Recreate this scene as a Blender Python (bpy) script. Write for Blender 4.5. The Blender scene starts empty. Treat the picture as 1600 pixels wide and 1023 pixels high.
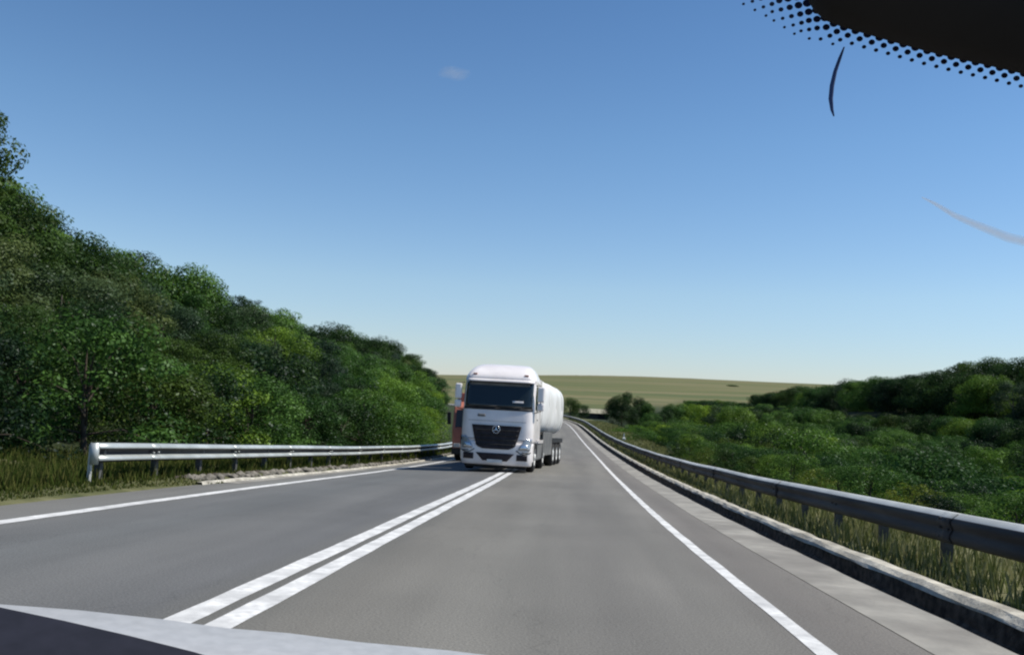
import bpy, bmesh, math, random
import numpy as np
from mathutils import Vector, Matrix

# ------------------------------------------------------------------ camera, sky, sun, exposure
PW, PH, F = 1600.0, 1023.0, 1390.0
ROLL = math.radians(3.0)
GRADE = -0.056
EYE = 1.15
def cam_basis(yaw, pitch, roll):
    f = Vector((-math.sin(yaw) * math.cos(pitch), math.cos(yaw) * math.cos(pitch), math.sin(pitch)))
    r = f.cross(Vector((0, 0, 1))).normalized(); u = r.cross(f)
    c, s = math.cos(roll), math.sin(roll)
    # the world leans clockwise in the picture: the camera leans counter-clockwise
    return f, r * c + u * s, u * c - r * s
def project_dir(b, d):
    f, r, u = b; z = d.dot(f)
    return PW / 2 + F * d.dot(r) / z, PH / 2 - F * d.dot(u) / z
yaw, pitch = 0.05, 0.08
d0 = Vector((0, 1, GRADE))
for _ in range(40):
    x, y = project_dir(cam_basis(yaw, pitch, ROLL), d0)
    yaw += (874 - x) / F * 0.7; pitch += (y - 700) / F * -0.7
BF, BR, BU = cam_basis(yaw, pitch, ROLL)
scene = bpy.context.scene
cam_data = bpy.data.cameras.new('camera'); cam = bpy.data.objects.new('camera', cam_data)
scene.collection.objects.link(cam)
cam.matrix_world = Matrix(((BR.x, BU.x, -BF.x, 0), (BR.y, BU.y, -BF.y, 0), (BR.z, BU.z, -BF.z, 0), (0, 0, 0, 1)))
cam_data.sensor_fit = 'HORIZONTAL'; cam_data.sensor_width = 36; cam_data.lens = 36 * F / PW
cam_data.clip_start = 0.01; cam_data.clip_end = 20000
scene.camera = cam

SUN_EL, SUN_AZ = math.radians(55), math.radians(86)      # azimuth from +Y (ahead) towards +X (right)
world = bpy.data.worlds.new("World"); scene.world = world; world.use_nodes = True
nt = world.node_tree
sky = nt.nodes.new('ShaderNodeTexSky'); sky.sky_type = 'NISHITA'; sky.sun_disc = False
sky.sun_elevation = SUN_EL; sky.sun_rotation = SUN_AZ
sky.altitude = 0; sky.air_density = 1.25; sky.dust_density = 0.0; sky.ozone_density = 3.0
gm = nt.nodes.new('ShaderNodeGamma'); gm.inputs[1].default_value = 1.12
tn = nt.nodes.new('ShaderNodeMixRGB'); tn.blend_type = 'MULTIPLY'; tn.inputs[0].default_value = 1; 
gc = nt.nodes.new('ShaderNodeTexCoord'); gs = nt.nodes.new('ShaderNodeSeparateXYZ'); nt.links.new(gc.outputs['Generated'], gs.inputs[0])
gr = nt.nodes.new('ShaderNodeValToRGB'); nt.links.new(gs.outputs[2], gr.inputs[0]); nt.links.new(gr.outputs[0], tn.inputs[2])   # clearer, bluer air overhead, milky white low down
gr.color_ramp.elements[0].position = 0; gr.color_ramp.elements[0].color = (.60, .70, 1.04, 1)
gr.color_ramp.elements[1].position = .5; gr.color_ramp.elements[1].color = (.53, .70, .83, 1)
for p_, c_ in ((.04, (.67, .76, 1.03, 1)), (.12, (.79, .85, .98, 1)), (.28, (.70, .83, .94, 1))): e_ = gr.color_ramp.elements.new(p_); e_.color = c_
nt.links.new(sky.outputs[0], gm.inputs[0]); nt.links.new(gm.outputs[0], tn.inputs[1]); nt.links.new(tn.outputs[0], nt.nodes['Background'].inputs[0]); nt.nodes['Background'].inputs[1].default_value = 0.075
sd = bpy.data.lights.new('sun', 'SUN'); sd.energy = 4.3; sd.angle = math.radians(0.5); sd.color = (1, .95, .86)
sun = bpy.data.objects.new('sun', sd); scene.collection.objects.link(sun)
S = Vector((math.sin(SUN_AZ) * math.cos(SUN_EL), math.cos(SUN_AZ) * math.cos(SUN_EL), math.sin(SUN_EL)))
sun.rotation_euler = S.to_track_quat('Z', 'Y').to_euler()
scene.view_settings.view_transform = 'Standard'; scene.view_settings.look = 'None'
scene.view_settings.exposure = 0.45; scene.view_settings.gamma = 1.0
scene.cycles.filter_width = 2.2; scene.cycles.max_bounces = 6; scene.cycles.transparent_max_bounces = 8

rnd = random.Random(7)
C = scene.collection

# ------------------------------------------------------------------ helpers
class MB:
    """collects shapes, builds ONE mesh object"""
    def __init__(s): s.v = []; s.f = []; s.m = []; s.sm = []
    def add(s, vs, fs, mat=0, smooth=False):
        o = len(s.v); s.v += [tuple(v) for v in vs]
        for f in fs: s.f.append([i + o for i in f]); s.m.append(mat); s.sm.append(smooth)
    def box(s, x0, x1, y0, y1, z0, z1, mat=0):
        s.add([(x0, y0, z0), (x1, y0, z0), (x1, y1, z0), (x0, y1, z0), (x0, y0, z1), (x1, y0, z1), (x1, y1, z1), (x0, y1, z1)],
              [(0, 3, 2, 1), (4, 5, 6, 7), (0, 1, 5, 4), (1, 2, 6, 5), (2, 3, 7, 6), (3, 0, 4, 7)], mat)
    def tube(s, pts, rads, n=8, mat=0, caps=True):
        pts = [Vector(p) for p in pts]
        if not isinstance(rads, (list, tuple)): rads = [rads] * len(pts)
        vs = []; fs = []; a = None
        for i, p in enumerate(pts):
            t = (pts[min(i + 1, len(pts) - 1)] - pts[max(i - 1, 0)]).normalized()
            if a is None:
                a = t.cross(Vector((0, 0, 1)) if abs(t.z) < .9 else Vector((1, 0, 0))).normalized()
            else: a = (a - t * a.dot(t)).normalized()
            b = t.cross(a)
            for k in range(n):
                q = 2 * math.pi * k / n
                vs.append(p + (a * math.cos(q) + b * math.sin(q)) * rads[i])
        for i in range(len(pts) - 1):
            for k in range(n):
                fs.append((i * n + k, i * n + (k + 1) % n, (i + 1) * n + (k + 1) % n, (i + 1) * n + k))
        s.add(vs, fs, mat, True)
        if caps:
            s.add(vs[:n], [tuple(range(n))[::-1]], mat); s.add(vs[-n:], [tuple(range(n))], mat)
    def lathe_x(s, cx, cy, cz, prof, n=28, mat=0):
        """profile (x, r) turned about an axis along x"""
        vs = []; fs = []
        for (px, r) in prof:
            for k in range(n):
                q = 2 * math.pi * k / n
                vs.append((cx + px, cy + r * math.cos(q), cz + r * math.sin(q)))
        for i in range(len(prof) - 1):
            for k in range(n):
                fs.append((i * n + k, i * n + (k + 1) % n, (i + 1) * n + (k + 1) % n, (i + 1) * n + k))
        s.add(vs, fs, mat, True)
    def loft(s, rings, mat=0, smooth=True, cap=True, closed=True):
        n = len(rings[0]); vs = [p for r in rings for p in r]; fs = []
        m = n if closed else n - 1
        for i in range(len(rings) - 1):
            for k in range(m):
                fs.append((i * n + k, i * n + (k + 1) % n, (i + 1) * n + (k + 1) % n, (i + 1) * n + k))
        s.add(vs, fs, mat, smooth)
        if cap:
            s.add(rings[0], [tuple(range(n))[::-1]], mat); s.add(rings[-1], [tuple(range(n))], mat)
    def build(s, name, mats, parent=None, bevel=0, solid=0, fixn=True, subsurf=0):
        me = bpy.data.meshes.new(name); me.from_pydata(s.v, [], s.f)
        if not isinstance(mats, (list, tuple)): mats = [mats]
        for m in mats: me.materials.append(m)
        me.polygons.foreach_set('material_index', s.m); me.polygons.foreach_set('use_smooth', s.sm)
        me.update()
        if fixn:
            bm = bmesh.new(); bm.from_mesh(me); bmesh.ops.remove_doubles(bm, verts=bm.verts, dist=1e-5)
            bmesh.ops.recalc_face_normals(bm, faces=bm.faces); bm.to_mesh(me); bm.free()
        o = bpy.data.objects.new(name, me); C.objects.link(o)
        if parent: o.parent = parent
        if solid:
            md = o.modifiers.new('s', 'SOLIDIFY'); md.thickness = solid; md.offset = 0
        if bevel:
            md = o.modifiers.new('b', 'BEVEL'); md.width = bevel; md.segments = 2; md.limit_method = 'ANGLE'
        return o
def tag(o, label=None, cat=None, group=None, kind=None):
    if label:
        n = len(label.split()); assert 4 <= n <= 16, (n, label)
        o['label'] = label
    if cat: o['category'] = cat
    if group: o['group'] = group
    if kind: o['kind'] = kind
    return o
def empty(name, loc=(0, 0, 0), rot=(0, 0, 0)):
    o = bpy.data.objects.new(name, None); C.objects.link(o); o.location = loc; o.rotation_euler = rot
    o.empty_display_size = .1
    return o
def lerp_table(tab, x):
    if x <= tab[0][0]: return tab[0][1]
    for (a, b), (c, d) in zip(tab, tab[1:]):
        if x <= c: return b + (d - b) * (x - a) / (c - a)
    return tab[-1][1]
def smooth_table(tab, x):
    """Catmull-Rom through the table"""
    if x <= tab[0][0]: return tab[0][1]
    if x >= tab[-1][0]: return tab[-1][1]
    for i in range(len(tab) - 1):
        if x <= tab[i + 1][0]:
            x0, y0 = tab[i]; x1, y1 = tab[i + 1]; h = x1 - x0; t = (x - x0) / h
            def sl(j):
                if j == 0: return (tab[1][1] - tab[0][1]) / (tab[1][0] - tab[0][0])
                if j == len(tab) - 1: return (tab[-1][1] - tab[-2][1]) / (tab[-1][0] - tab[-2][0])
                return (tab[j + 1][1] - tab[j - 1][1]) / (tab[j + 1][0] - tab[j - 1][0])
            m0, m1 = sl(i) * h, sl(i + 1) * h
            return ((2 * t ** 3 - 3 * t * t + 1) * y0 + (t ** 3 - 2 * t * t + t) * m0 + (-2 * t ** 3 + 3 * t * t) * y1 + (t ** 3 - t * t) * m1)
def sstep(a, b, x):
    t = min(1, max(0, (x - a) / (b - a))); return t * t * (3 - 2 * t)
def mix(a, b, t): return a + (b - a) * t
def proj(p):
    return project_dir((BF, BR, BU), Vector(p))
def ray(px, py):
    return (BF + BR * ((px - PW / 2) / F) + BU * ((PH / 2 - py) / F))
def at_depth(px, py, d): return ray(px, py) * d

# ------------------------------------------------------------------ materials
def mat(name, base=(.5, .5, .5), rough=.6, metal=0, spec=.5, coat=0):
    m = bpy.data.materials.new(name); m.use_nodes = True
    b = m.node_tree.nodes['Principled BSDF']
    b.inputs['Base Color'].default_value = (*base, 1); b.inputs['Roughness'].default_value = rough
    b.inputs['Metallic'].default_value = metal; b.inputs['Specular IOR Level'].default_value = spec
    b.inputs['Coat Weight'].default_value = coat
    return m
def N(m, t, **kw):
    n = m.node_tree.nodes.new(t)
    for k, v in kw.items():
        if k in n.inputs: n.inputs[k].default_value = v
        else: setattr(n, k, v)
    return n
def L(m, a, b): m.node_tree.links.new(a, b)
def ramp(m, fac, stops):
    r = N(m, 'ShaderNodeValToRGB'); e = r.color_ramp.elements
    e[0].position, e[0].color = stops[0][0], (*stops[0][1], 1); e[1].position, e[1].color = stops[-1][0], (*stops[-1][1], 1)
    for p, c in stops[1:-1]:
        k = e.new(p); k.color = (*c, 1)
    L(m, fac, r.inputs[0]); return r
def noisy(name, c0, c1, scale=5, rough=.8, detail=8, bump=0, stretch=(1, 1, 1), c2=None, scale2=.6, amt2=.5, metal=0, lo=.35, hi=.65, coords='Object', bscale=None, spec=.3):
    m = mat(name, c0, rough, metal, spec); b = m.node_tree.nodes['Principled BSDF']
    tc = N(m, 'ShaderNodeTexCoord'); mp = N(m, 'ShaderNodeMapping', Scale=stretch)
    L(m, tc.outputs[coords], mp.inputs[0])
    n = N(m, 'ShaderNodeTexNoise', Scale=scale, Detail=detail); L(m, mp.outputs[0], n.inputs['Vector'])
    r = ramp(m, n.outputs['Fac'], [(lo, c0), (hi, c1)]); out = r.outputs[0]
    if c2:
        n2 = N(m, 'ShaderNodeTexNoise', Scale=scale2, Detail=4); L(m, mp.outputs[0], n2.inputs['Vector'])
        r2 = ramp(m, n2.outputs['Fac'], [(.42, (0, 0, 0)), (.62, (amt2, amt2, amt2))])
        mx = N(m, 'ShaderNodeMixRGB'); mx.inputs[2].default_value = (*c2, 1)
        L(m, r2.outputs[0], mx.inputs[0]); L(m, out, mx.inputs[1]); out = mx.outputs[0]
    L(m, out, b.inputs['Base Color'])
    if bump:
        nb = N(m, 'ShaderNodeTexNoise', Scale=bscale or scale * 6, Detail=4); L(m, tc.outputs[coords], nb.inputs['Vector'])
        bp = N(m, 'ShaderNodeBump', Strength=bump, Distance=.02); L(m, nb.outputs['Fac'], bp.inputs['Height']); L(m, bp.outputs[0], b.inputs['Normal'])
    return m

def asphalt_mat():
    m = mat('asphalt', (.1, .1, .1), .82, 0, .35); b = m.node_tree.nodes['Principled BSDF']
    at = N(m, 'ShaderNodeAttribute', attribute_name='across'); sp = N(m, 'ShaderNodeSeparateXYZ'); L(m, at.outputs['Vector'], sp.inputs[0])
    # x = metres across from the centre line, y = metres along
    cmb = N(m, 'ShaderNodeMapping', Scale=(1.0, .07, 1)); L(m, at.outputs['Vector'], cmb.inputs[0])
    n1 = N(m, 'ShaderNodeTexNoise', Scale=1.3, Detail=5); L(m, cmb.outputs[0], n1.inputs['Vector'])
    n2 = N(m, 'ShaderNodeTexNoise', Scale=60, Detail=3); L(m, at.outputs['Vector'], n2.inputs['Vector'])
    n3 = N(m, 'ShaderNodeTexNoise', Scale=.35, Detail=4); L(m, at.outputs['Vector'], n3.inputs['Vector'])
    # lane wear: darker between the wheels, from the traffic itself
    wv = ramp(m, N_mapr(m, sp.outputs[0], -8, 4), [(0, (0.142, 0.137, 0.122)), (.16, (0.134, 0.133, 0.124)), (.2, (0.111, 0.112, 0.109)), (.28, (0.102, 0.105, 0.103)), (.36, (0.113, 0.113, 0.109)), (.45, (0.101, 0.101, 0.099)), (.495, (0.119, 0.116, 0.103)),
        (.54, (0.139, 0.132, 0.115)), (.63, (0.147, 0.141, 0.124)), (.70, (0.127, 0.121, 0.108)), (.77, (0.145, 0.138, 0.122)), (.8, (0.139, 0.130, 0.115)), (.83, (0.134, 0.123, 0.109)), (.87, (0.151, 0.140, 0.122)), (1, (0.147, 0.137, 0.119))])
    def mul(a, fac_out, lo, hi):
        r = ramp(m, fac_out, [(.3, (lo, lo, lo)), (.7, (hi, hi, hi))])
        x = N(m, 'ShaderNodeMixRGB', blend_type='MULTIPLY'); x.inputs[0].default_value = 1
        L(m, a, x.inputs[1]); L(m, r.outputs[0], x.inputs[2]); return x.outputs[0]
    o = mul(wv.outputs[0], n1.outputs['Fac'], .86, 1.14); o = mul(o, n2.outputs['Fac'], .72, 1.28); o = mul(o, n3.outputs['Fac'], .9, 1.08)
    # thin sealed cracks
    vm = N(m, 'ShaderNodeMapping', Scale=(.55, .16, 1)); L(m, at.outputs['Vector'], vm.inputs[0])
    nd = N(m, 'ShaderNodeTexNoise', Scale=3, Detail=4); L(m, at.outputs['Vector'], nd.inputs['Vector'])
    ad = N(m, 'ShaderNodeMixRGB', blend_type='ADD'); ad.inputs[0].default_value = .25; L(m, vm.outputs[0], ad.inputs[1]); L(m, nd.outputs['Color'], ad.inputs[2])
    vo = N(m, 'ShaderNodeTexVoronoi', feature='DISTANCE_TO_EDGE', Scale=.8); L(m, ad.outputs[0], vo.inputs['Vector'])
    cr = ramp(m, vo.outputs['Distance'], [(0, (.84, .84, .84)), (.005, (1, 1, 1))])
    x = N(m, 'ShaderNodeMixRGB', blend_type='MULTIPLY'); x.inputs[0].default_value = 1; L(m, o, x.inputs[1]); L(m, cr.outputs[0], x.inputs[2])
    L(m, x.outputs[0], b.inputs['Base Color'])
    bp = N(m, 'ShaderNodeBump', Strength=.35, Distance=.01); L(m, n2.outputs['Fac'], bp.inputs['Height']); L(m, bp.outputs[0], b.inputs['Normal'])
    return m
def N_mapr(m, out, a, b):
    n = N(m, 'ShaderNodeMapRange'); n.inputs['From Min'].default_value = a; n.inputs['From Max'].default_value = b
    L(m, out, n.inputs['Value']); return n.outputs[0]

def leaf_mat(name, dark, light, hue=.5, trans=.34):
    m = bpy.data.materials.new(name); m.use_nodes = True; t = m.node_tree; t.nodes.clear()
    out = N(m, 'ShaderNodeOutputMaterial'); at = N(m, 'ShaderNodeAttribute', attribute_name='tint')
    oi = N(m, 'ShaderNodeObjectInfo')
    r = ramp(m, at.outputs['Fac'], [(0, dark), (1, light)])
    rr = ramp(m, oi.outputs['Random'], [(0, (.30, .42, .55)), (.35, (.58, .70, .70)), (.7, (.95, 1.0, .9)), (1, (1.45, 1.28, .78))])
    mx = N(m, 'ShaderNodeMixRGB', blend_type='MULTIPLY'); mx.inputs[0].default_value = 1
    L(m, r.outputs[0], mx.inputs[1]); L(m, rr.outputs[0], mx.inputs[2])
    d = N(m, 'ShaderNodeBsdfDiffuse'); tr = N(m, 'ShaderNodeBsdfTranslucent'); gl = N(m, 'ShaderNodeBsdfGlossy', Roughness=.45)
    gl.inputs['Color'].default_value = (.8, .85, .9, 1)
    L(m, mx.outputs[0], d.inputs['Color']); L(m, mx.outputs[0], tr.inputs['Color'])
    ms = N(m, 'ShaderNodeMixShader'); ms.inputs[0].default_value = trans; L(m, d.outputs[0], ms.inputs[1]); L(m, tr.outputs[0], ms.inputs[2])
    m2 = N(m, 'ShaderNodeMixShader'); m2.inputs[0].default_value = .012; L(m, ms.outputs[0], m2.inputs[1]); L(m, gl.outputs[0], m2.inputs[2])
    L(m, m2.outputs[0], out.inputs['Surface'])
    return m

M = {}
M['asphalt'] = asphalt_mat()
M['paint'] = noisy('road_paint', (.50, .50, .49), (.70, .70, .68), 14, .75, bump=.3, c2=(.30, .30, .30), scale2=3.5, amt2=.5, spec=.3)
M['concrete'] = noisy('concrete', (.22, .21, .185), (.30, .285, .25), 3, .85, bump=.3, c2=(.14, .13, .115), scale2=.8, amt2=.6)
M['kerbstone'] = noisy('kerb_concrete', (.34, .32, .27), (.55, .52, .44), 4, .85, bump=.6, c2=(.2, .185, .15), scale2=1.6, amt2=.6)
M['dirt'] = noisy('ditch_dirt', (.022, .018, .014), (.10, .082, .062), 9, .95, bump=1)
M['steel'] = noisy('galvanised_steel', (.40, .43, .42), (.55, .58, .56), 2.2, .42, bump=.05, c2=(.3, .32, .30), scale2=.5, amt2=.6, metal=.35, spec=.5)
M['steel_dull'] = noisy('weathered_steel', (.44, .45, .43), (.58, .59, .56), 2, .5, c2=(.28, .29, .27), scale2=.35, amt2=.5, metal=0)
M['painted_shade'] = noisy('steel_painted_shade', (.034, .034, .036), (.072, .071, .070), 1.5, .7, stretch=(1, .3, 3), bump=.05, spec=.12)  # shade on the beam's road face and grooves, put into the colour
M['post'] = noisy('post_steel', (.05, .05, .05), (.1, .1, .095), 6, .7)
M['bark'] = noisy('bark', (.035, .026, .02), (.085, .068, .05), 8, .9, stretch=(1, 1, .3), bump=.8)
M['grey_bark'] = noisy('grey_bark', (.07, .06, .05), (.15, .13, .11), 8, .9, stretch=(1, 1, .3), bump=.8)

# terrain material: slope litter, verge grass, far fields by position
def terrain_mat():
    m = mat('ground_soil', (.1, .1, .05), .95, 0, .2); b = m.node_tree.nodes['Principled BSDF']
    tc = N(m, 'ShaderNodeTexCoord'); sp = N(m, 'ShaderNodeSeparateXYZ'); L(m, tc.outputs['Object'], sp.inputs[0])
    n = N(m, 'ShaderNodeTexNoise', Scale=1.6, Detail=8); L(m, tc.outputs['Object'], n.inputs['Vector'])
    verge = ramp(m, n.outputs['Fac'], [(.3, (.06, .07, .025)), (.5, (.115, .115, .05)), (.7, (.17, .16, .085))])
    wood = ramp(m, n.outputs['Fac'], [(.3, (.012, .018, .007)), (.7, (.03, .042, .014))])
    # far fields: long bands across the slope
    mp = N(m, 'ShaderNodeMapping', Scale=(.0022, .017, 0), Rotation=(0, 0, .06)); L(m, tc.outputs['Object'], mp.inputs[0])
    nf = N(m, 'ShaderNodeTexNoise', Scale=1, Detail=5, Roughness=.6); L(m, mp.outputs[0], nf.inputs['Vector'])
    field = ramp(m, nf.outputs['Fac'], [(.34, (.078, .095, .034)), (.44, (.100, .108, .040)), (.5, (.130, .124, .052)), (.57, (.150, .136, .066)), (.66, (.09, .10, .038))])
    a = N(m, 'ShaderNodeAttribute', attribute_name='zone'); sa = N(m, 'ShaderNodeSeparateXYZ'); L(m, a.outputs['Vector'], sa.inputs[0])
    m1 = N(m, 'ShaderNodeMixRGB'); L(m, sa.outputs[0], m1.inputs[0]); L(m, verge.outputs[0], m1.inputs[1]); L(m, wood.outputs[0], m1.inputs[2])
    m2 = N(m, 'ShaderNodeMixRGB'); L(m, sa.outputs[1], m2.inputs[0]); L(m, m1.outputs[0], m2.inputs[1]); L(m, field.outputs[0], m2.inputs[2])
    L(m, m2.outputs[0], b.inputs['Base Color'])
    nb = N(m, 'ShaderNodeTexNoise', Scale=9, Detail=5); L(m, tc.outputs['Object'], nb.inputs['Vector'])
    bp = N(m, 'ShaderNodeBump', Strength=.6, Distance=.05); L(m, nb.outputs['Fac'], bp.inputs['Height']); L(m, bp.outputs[0], b.inputs['Normal'])
    return m
M['terrain'] = terrain_mat()

# ------------------------------------------------------------------ road line and terrain
CT = [(-30, 0), (0, 0), (14, .08), (28, .3), (50, .58), (70, .64), (100, .42), (120, .05), (145, -1.0), (180, -5.0), (230, -16), (300, -38)]
def cx(Y): return smooth_table(CT, Y)
def zr(Y):
    a = .00026 * Y * Y if Y < 120 else .00026 * 14400 + .0624 * (Y - 120)
    if Y > 150: a -= .0060 * (Y - 150)
    return -EYE + GRADE * max(Y, -40) + (a if Y > 0 else 0)
TILT = [(0, 0), (16, 0), (30, .03), (42, .058), (54, .078), (68, .078), (90, .05), (120, .0), (400, 0)]
def fall(u, Y):
    return max(u + 1.9, -6.6) * smooth_table(TILT, min(max(Y, 0), 399)) if u < -1.9 else 0.0
def field_z(X, Y):
    crest = 23.4 + .021 * max(-600, min(900, X)) + 2.2 * math.sin(X / 150 + .6) + .8 * math.sin(X / 57)
    if Y < 1000: return mix(-5, crest, ((max(Y, 260) - 260) / 740.0) ** 1.05)
    return crest - (Y - 1000) * .02
def ground_z(X, Y):
    u = X - cx(min(Y, 300)); b = zr(min(Y, 260)) + fall(u, Y)
    if u < -7.0:
        # left: low grassy bank, then the wooded hillside; the hill runs out at about 200 m
        k = 1 - sstep(165, 225, Y)
        bank = .12 * sstep(-7.0, -7.7, u) + .12 * sstep(-8, -11, u)
        hill = mix(b + bank, 1.6, sstep(-9.5, -36, u)) + (.06 * (-36 - u) if u < -36 else 0)
        z = mix(b + bank * .5, hill, k)
    elif u > 4.2:
        s0 = mix(5.6, 8.8, sstep(44, 64, Y)); k = sstep(s0, 24, u) if s0 > 8.7 else mix(sstep(s0, 24, u), sstep(8.8, 24, u), sstep(44, 64, Y))
        z = mix(b + .02, -8.6, k)
        if u > 40:
            r = 1 - sstep(300, 420, Y)
            z = mix(z, 1.5 + .07 * max(0, u - 90), sstep(52, 86, u) * r)
    else: z = b
    t = sstep(190, 330, Y)
    return mix(z, field_z(X, Y), t)
def wob(x, y, s): return math.sin(x * s * 1.3 + y * s * .7) * math.cos(y * s * 1.1 - x * s * .4)
def build_terrain():
    us = [-900, -500, -300, -200, -140, -100, -80, -65, -55, -48, -42, -37, -33, -29, -26, -23, -20, -17.5, -15, -13, -11, -10, -9.3, -8.8, -8.3, -7.95, -7.7, -7.5, -7.3, -7.05,
          -6.6, -3, 0, 2, 2.9, 3.0, 3.5, 3.7, 3.85, 4.1, 4.5, 5, 5.6, 6.4, 7.2, 8, 8.8, 9.6, 10.5, 12, 13.5, 15, 17, 19, 21, 24, 28, 33, 40, 48, 56, 64, 72, 80, 90, 105, 130, 170, 230, 320, 500, 800, 1300]
    ys = [-40, -25, -15, -8, -4] + [i * 1.5 for i in range(0, 40)] + [60 + i * 4 for i in range(0, 41)] + [225, 232, 240, 250, 262, 275, 290, 310, 330, 350, 380, 420, 470, 530, 600, 680, 760, 840, 900, 940, 970, 990, 1000, 1010, 1030, 1080, 1200, 1600, 2500, 5000, 9000]
    V = []; Z = []
    for Y in ys:
        c = cx(min(Y, 300)) * (1 - sstep(260, 330, Y))
        for u in us:
            X = u + c
            if Y > 400: X *= 1 + (Y - 400) / 500
            g = ground_z(X, Y)
            if -6.95 < u < 2.95 and Y < 295: g -= .12
            if 2.95 <= u <= 3.6 and Y < 295: g -= .6
            if u < -8 or u > 5: g += .12 * wob(X, Y, .5) + .05 * wob(X, Y, 1.9)
            if Y > 330: g += .8 * wob(X, Y, .011)
            V.append((X, Y, g))
            wd = max(.45 * sstep(-6.9, -7.3, u), sstep(-8.0, -8.8, u)) if u < 0 else sstep(8.4, 10.5, u)
            fd = (sstep(200, 330, Y) if u < 20 else sstep(300, 400, Y)) * (1 - sstep(48, 60, u) * (1 - sstep(380, 460, Y))); wd = max(wd, sstep(5.4, 6.4, u) * (1 - sstep(44, 60, Y))); Z.append((wd, fd, 0))
    n = len(us); Fc = [(j * n + i, j * n + i + 1, (j + 1) * n + i + 1, (j + 1) * n + i) for j in range(len(ys) - 1) for i in range(n - 1)]
    mb = MB(); mb.add(V, Fc, 0, True); o = mb.build('ground', M['terrain'], fixn=False)
    a = o.data.attributes.new('zone', 'FLOAT_VECTOR', 'POINT'); a.data.foreach_set('vector', [c for z in Z for c in z])
    tag(o, kind='structure')
build_terrain()

def stations(y0, y1):
    ys = []; y = y0
    while y < y1:
        ys.append(y); y += .5 if y < 40 else (1.0 if y < 130 else 3)
    return ys + [y1]
def strip(name, prof, y0, y1, mats, attr=False, jitter=None, kind='structure', smooth=False, matidx=None):
    """a cross-section prof [(u, dz)] swept along the road"""
    ys = stations(y0, y1); n = len(prof); V = []; A = []; Fc = []; mi = []
    for Y in ys:
        c, z = cx(Y), zr(Y)
        for i, (u, dz) in enumerate(prof):
            ju, jz = jitter(i, u, Y) if jitter else (0, 0)
            V.append((c + u + ju, Y, z + fall(u, Y) + dz + jz)); A += [u, Y, 0]
    for j in range(len(ys) - 1):
        for i in range(n - 1):
            Fc.append((j * n + i, j * n + i + 1, (j + 1) * n + i + 1, (j + 1) * n + i)); mi.append(matidx[i] if matidx else 0)
    mb = MB(); mb.add(V, Fc, 0, smooth); mb.m = mi
    o = mb.build(name, mats, fixn=False)
    if attr:
        a = o.data.attributes.new('across', 'FLOAT_VECTOR', 'POINT'); a.data.foreach_set('vector', A)
    if kind: tag(o, kind=kind)
    return o
def edge_jit(amp, which):
    def f(i, u, Y):
        if i in which: return (amp * (math.sin(Y * 1.7 + i) * .5 + math.sin(Y * 4.3 + u) * .3 + rnd.uniform(-.4, .4)), 0)
        return (0, 0)
    return f
strip('road', [(-7.75, 0), (-7.0, .0), (-6, .0), (-4, .0), (-2, .0), (0, .0), (2, .0), (2.36, 0)], -6, 300, M['asphalt'], attr=True,
      jitter=lambda i, u, Y: ((sstep(14, 19, Y) * 1.12 if i == 0 else 0) + (rnd.uniform(-.05, .05) if i == 0 and Y < 19 else 0), 0))
def line(name, u0, u1, lab=None):
    o = strip(name, [(u0, .004), (u1, .004)], -6, 290, M['paint'], jitter=lambda i, u, Y: (rnd.uniform(-.006, .006), 0))
line('road_marking', -2.32, -2.13); line('road_marking', -2.04, -1.86)
line('road_marking', 1.58, 1.71); line('road_marking', -6.08, -5.87)
# right: concrete strip, ditch with a broken concrete lip
strip('gutter', [(2.36, .004), (2.50, .006), (2.93, .012), (2.97, -.03)], -6, 300, M['concrete'], jitter=edge_jit(.018, (2, 3)))
strip('ditch', [(2.95, -.01), (2.99, -.17), (3.15, -.27), (3.35, -.27), (3.47, -.16), (3.49, -.015)], -6, 300, M['dirt'],
      jitter=lambda i, u, Y: ((rnd.uniform(-.02, .02), rnd.uniform(-.03, .03)) if 0 < i < 5 else (0, 0)))
strip('kerb', [(3.472, -.02), (3.49, .01), (3.55, .050), (3.67, .058), (3.70, .04), (3.71, -.1)], -6, 300, M['kerbstone'],
      jitter=lambda i, u, Y: (.012 * math.sin(Y * .9) + rnd.uniform(-.010, .010), rnd.uniform(-.010, .010)))
# left: concrete strip, lip and rubble-filled ditch beginning behind the end of the rail
strip('gutter', [(-6.96, .008), (-6.62, .005)], 18, 300, M['concrete'], jitter=edge_jit(.02, (0,)))
strip('kerb', [(-7.12, -.1), (-7.11, .03), (-7.08, .05), (-6.98, .05), (-6.96, .0)], 17, 300, M['kerbstone'],
      jitter=lambda i, u, Y: (rnd.uniform(-.012, .012), rnd.uniform(-.012, .012)))
strip('ditch', [(-7.52, .12), (-7.42, .0), (-7.27, -.02), (-7.12, -.02)], 17, 300, M['dirt'],
      jitter=lambda i, u, Y: (rnd.uniform(-.02, .02), rnd.uniform(-.03, .03)))

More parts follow.
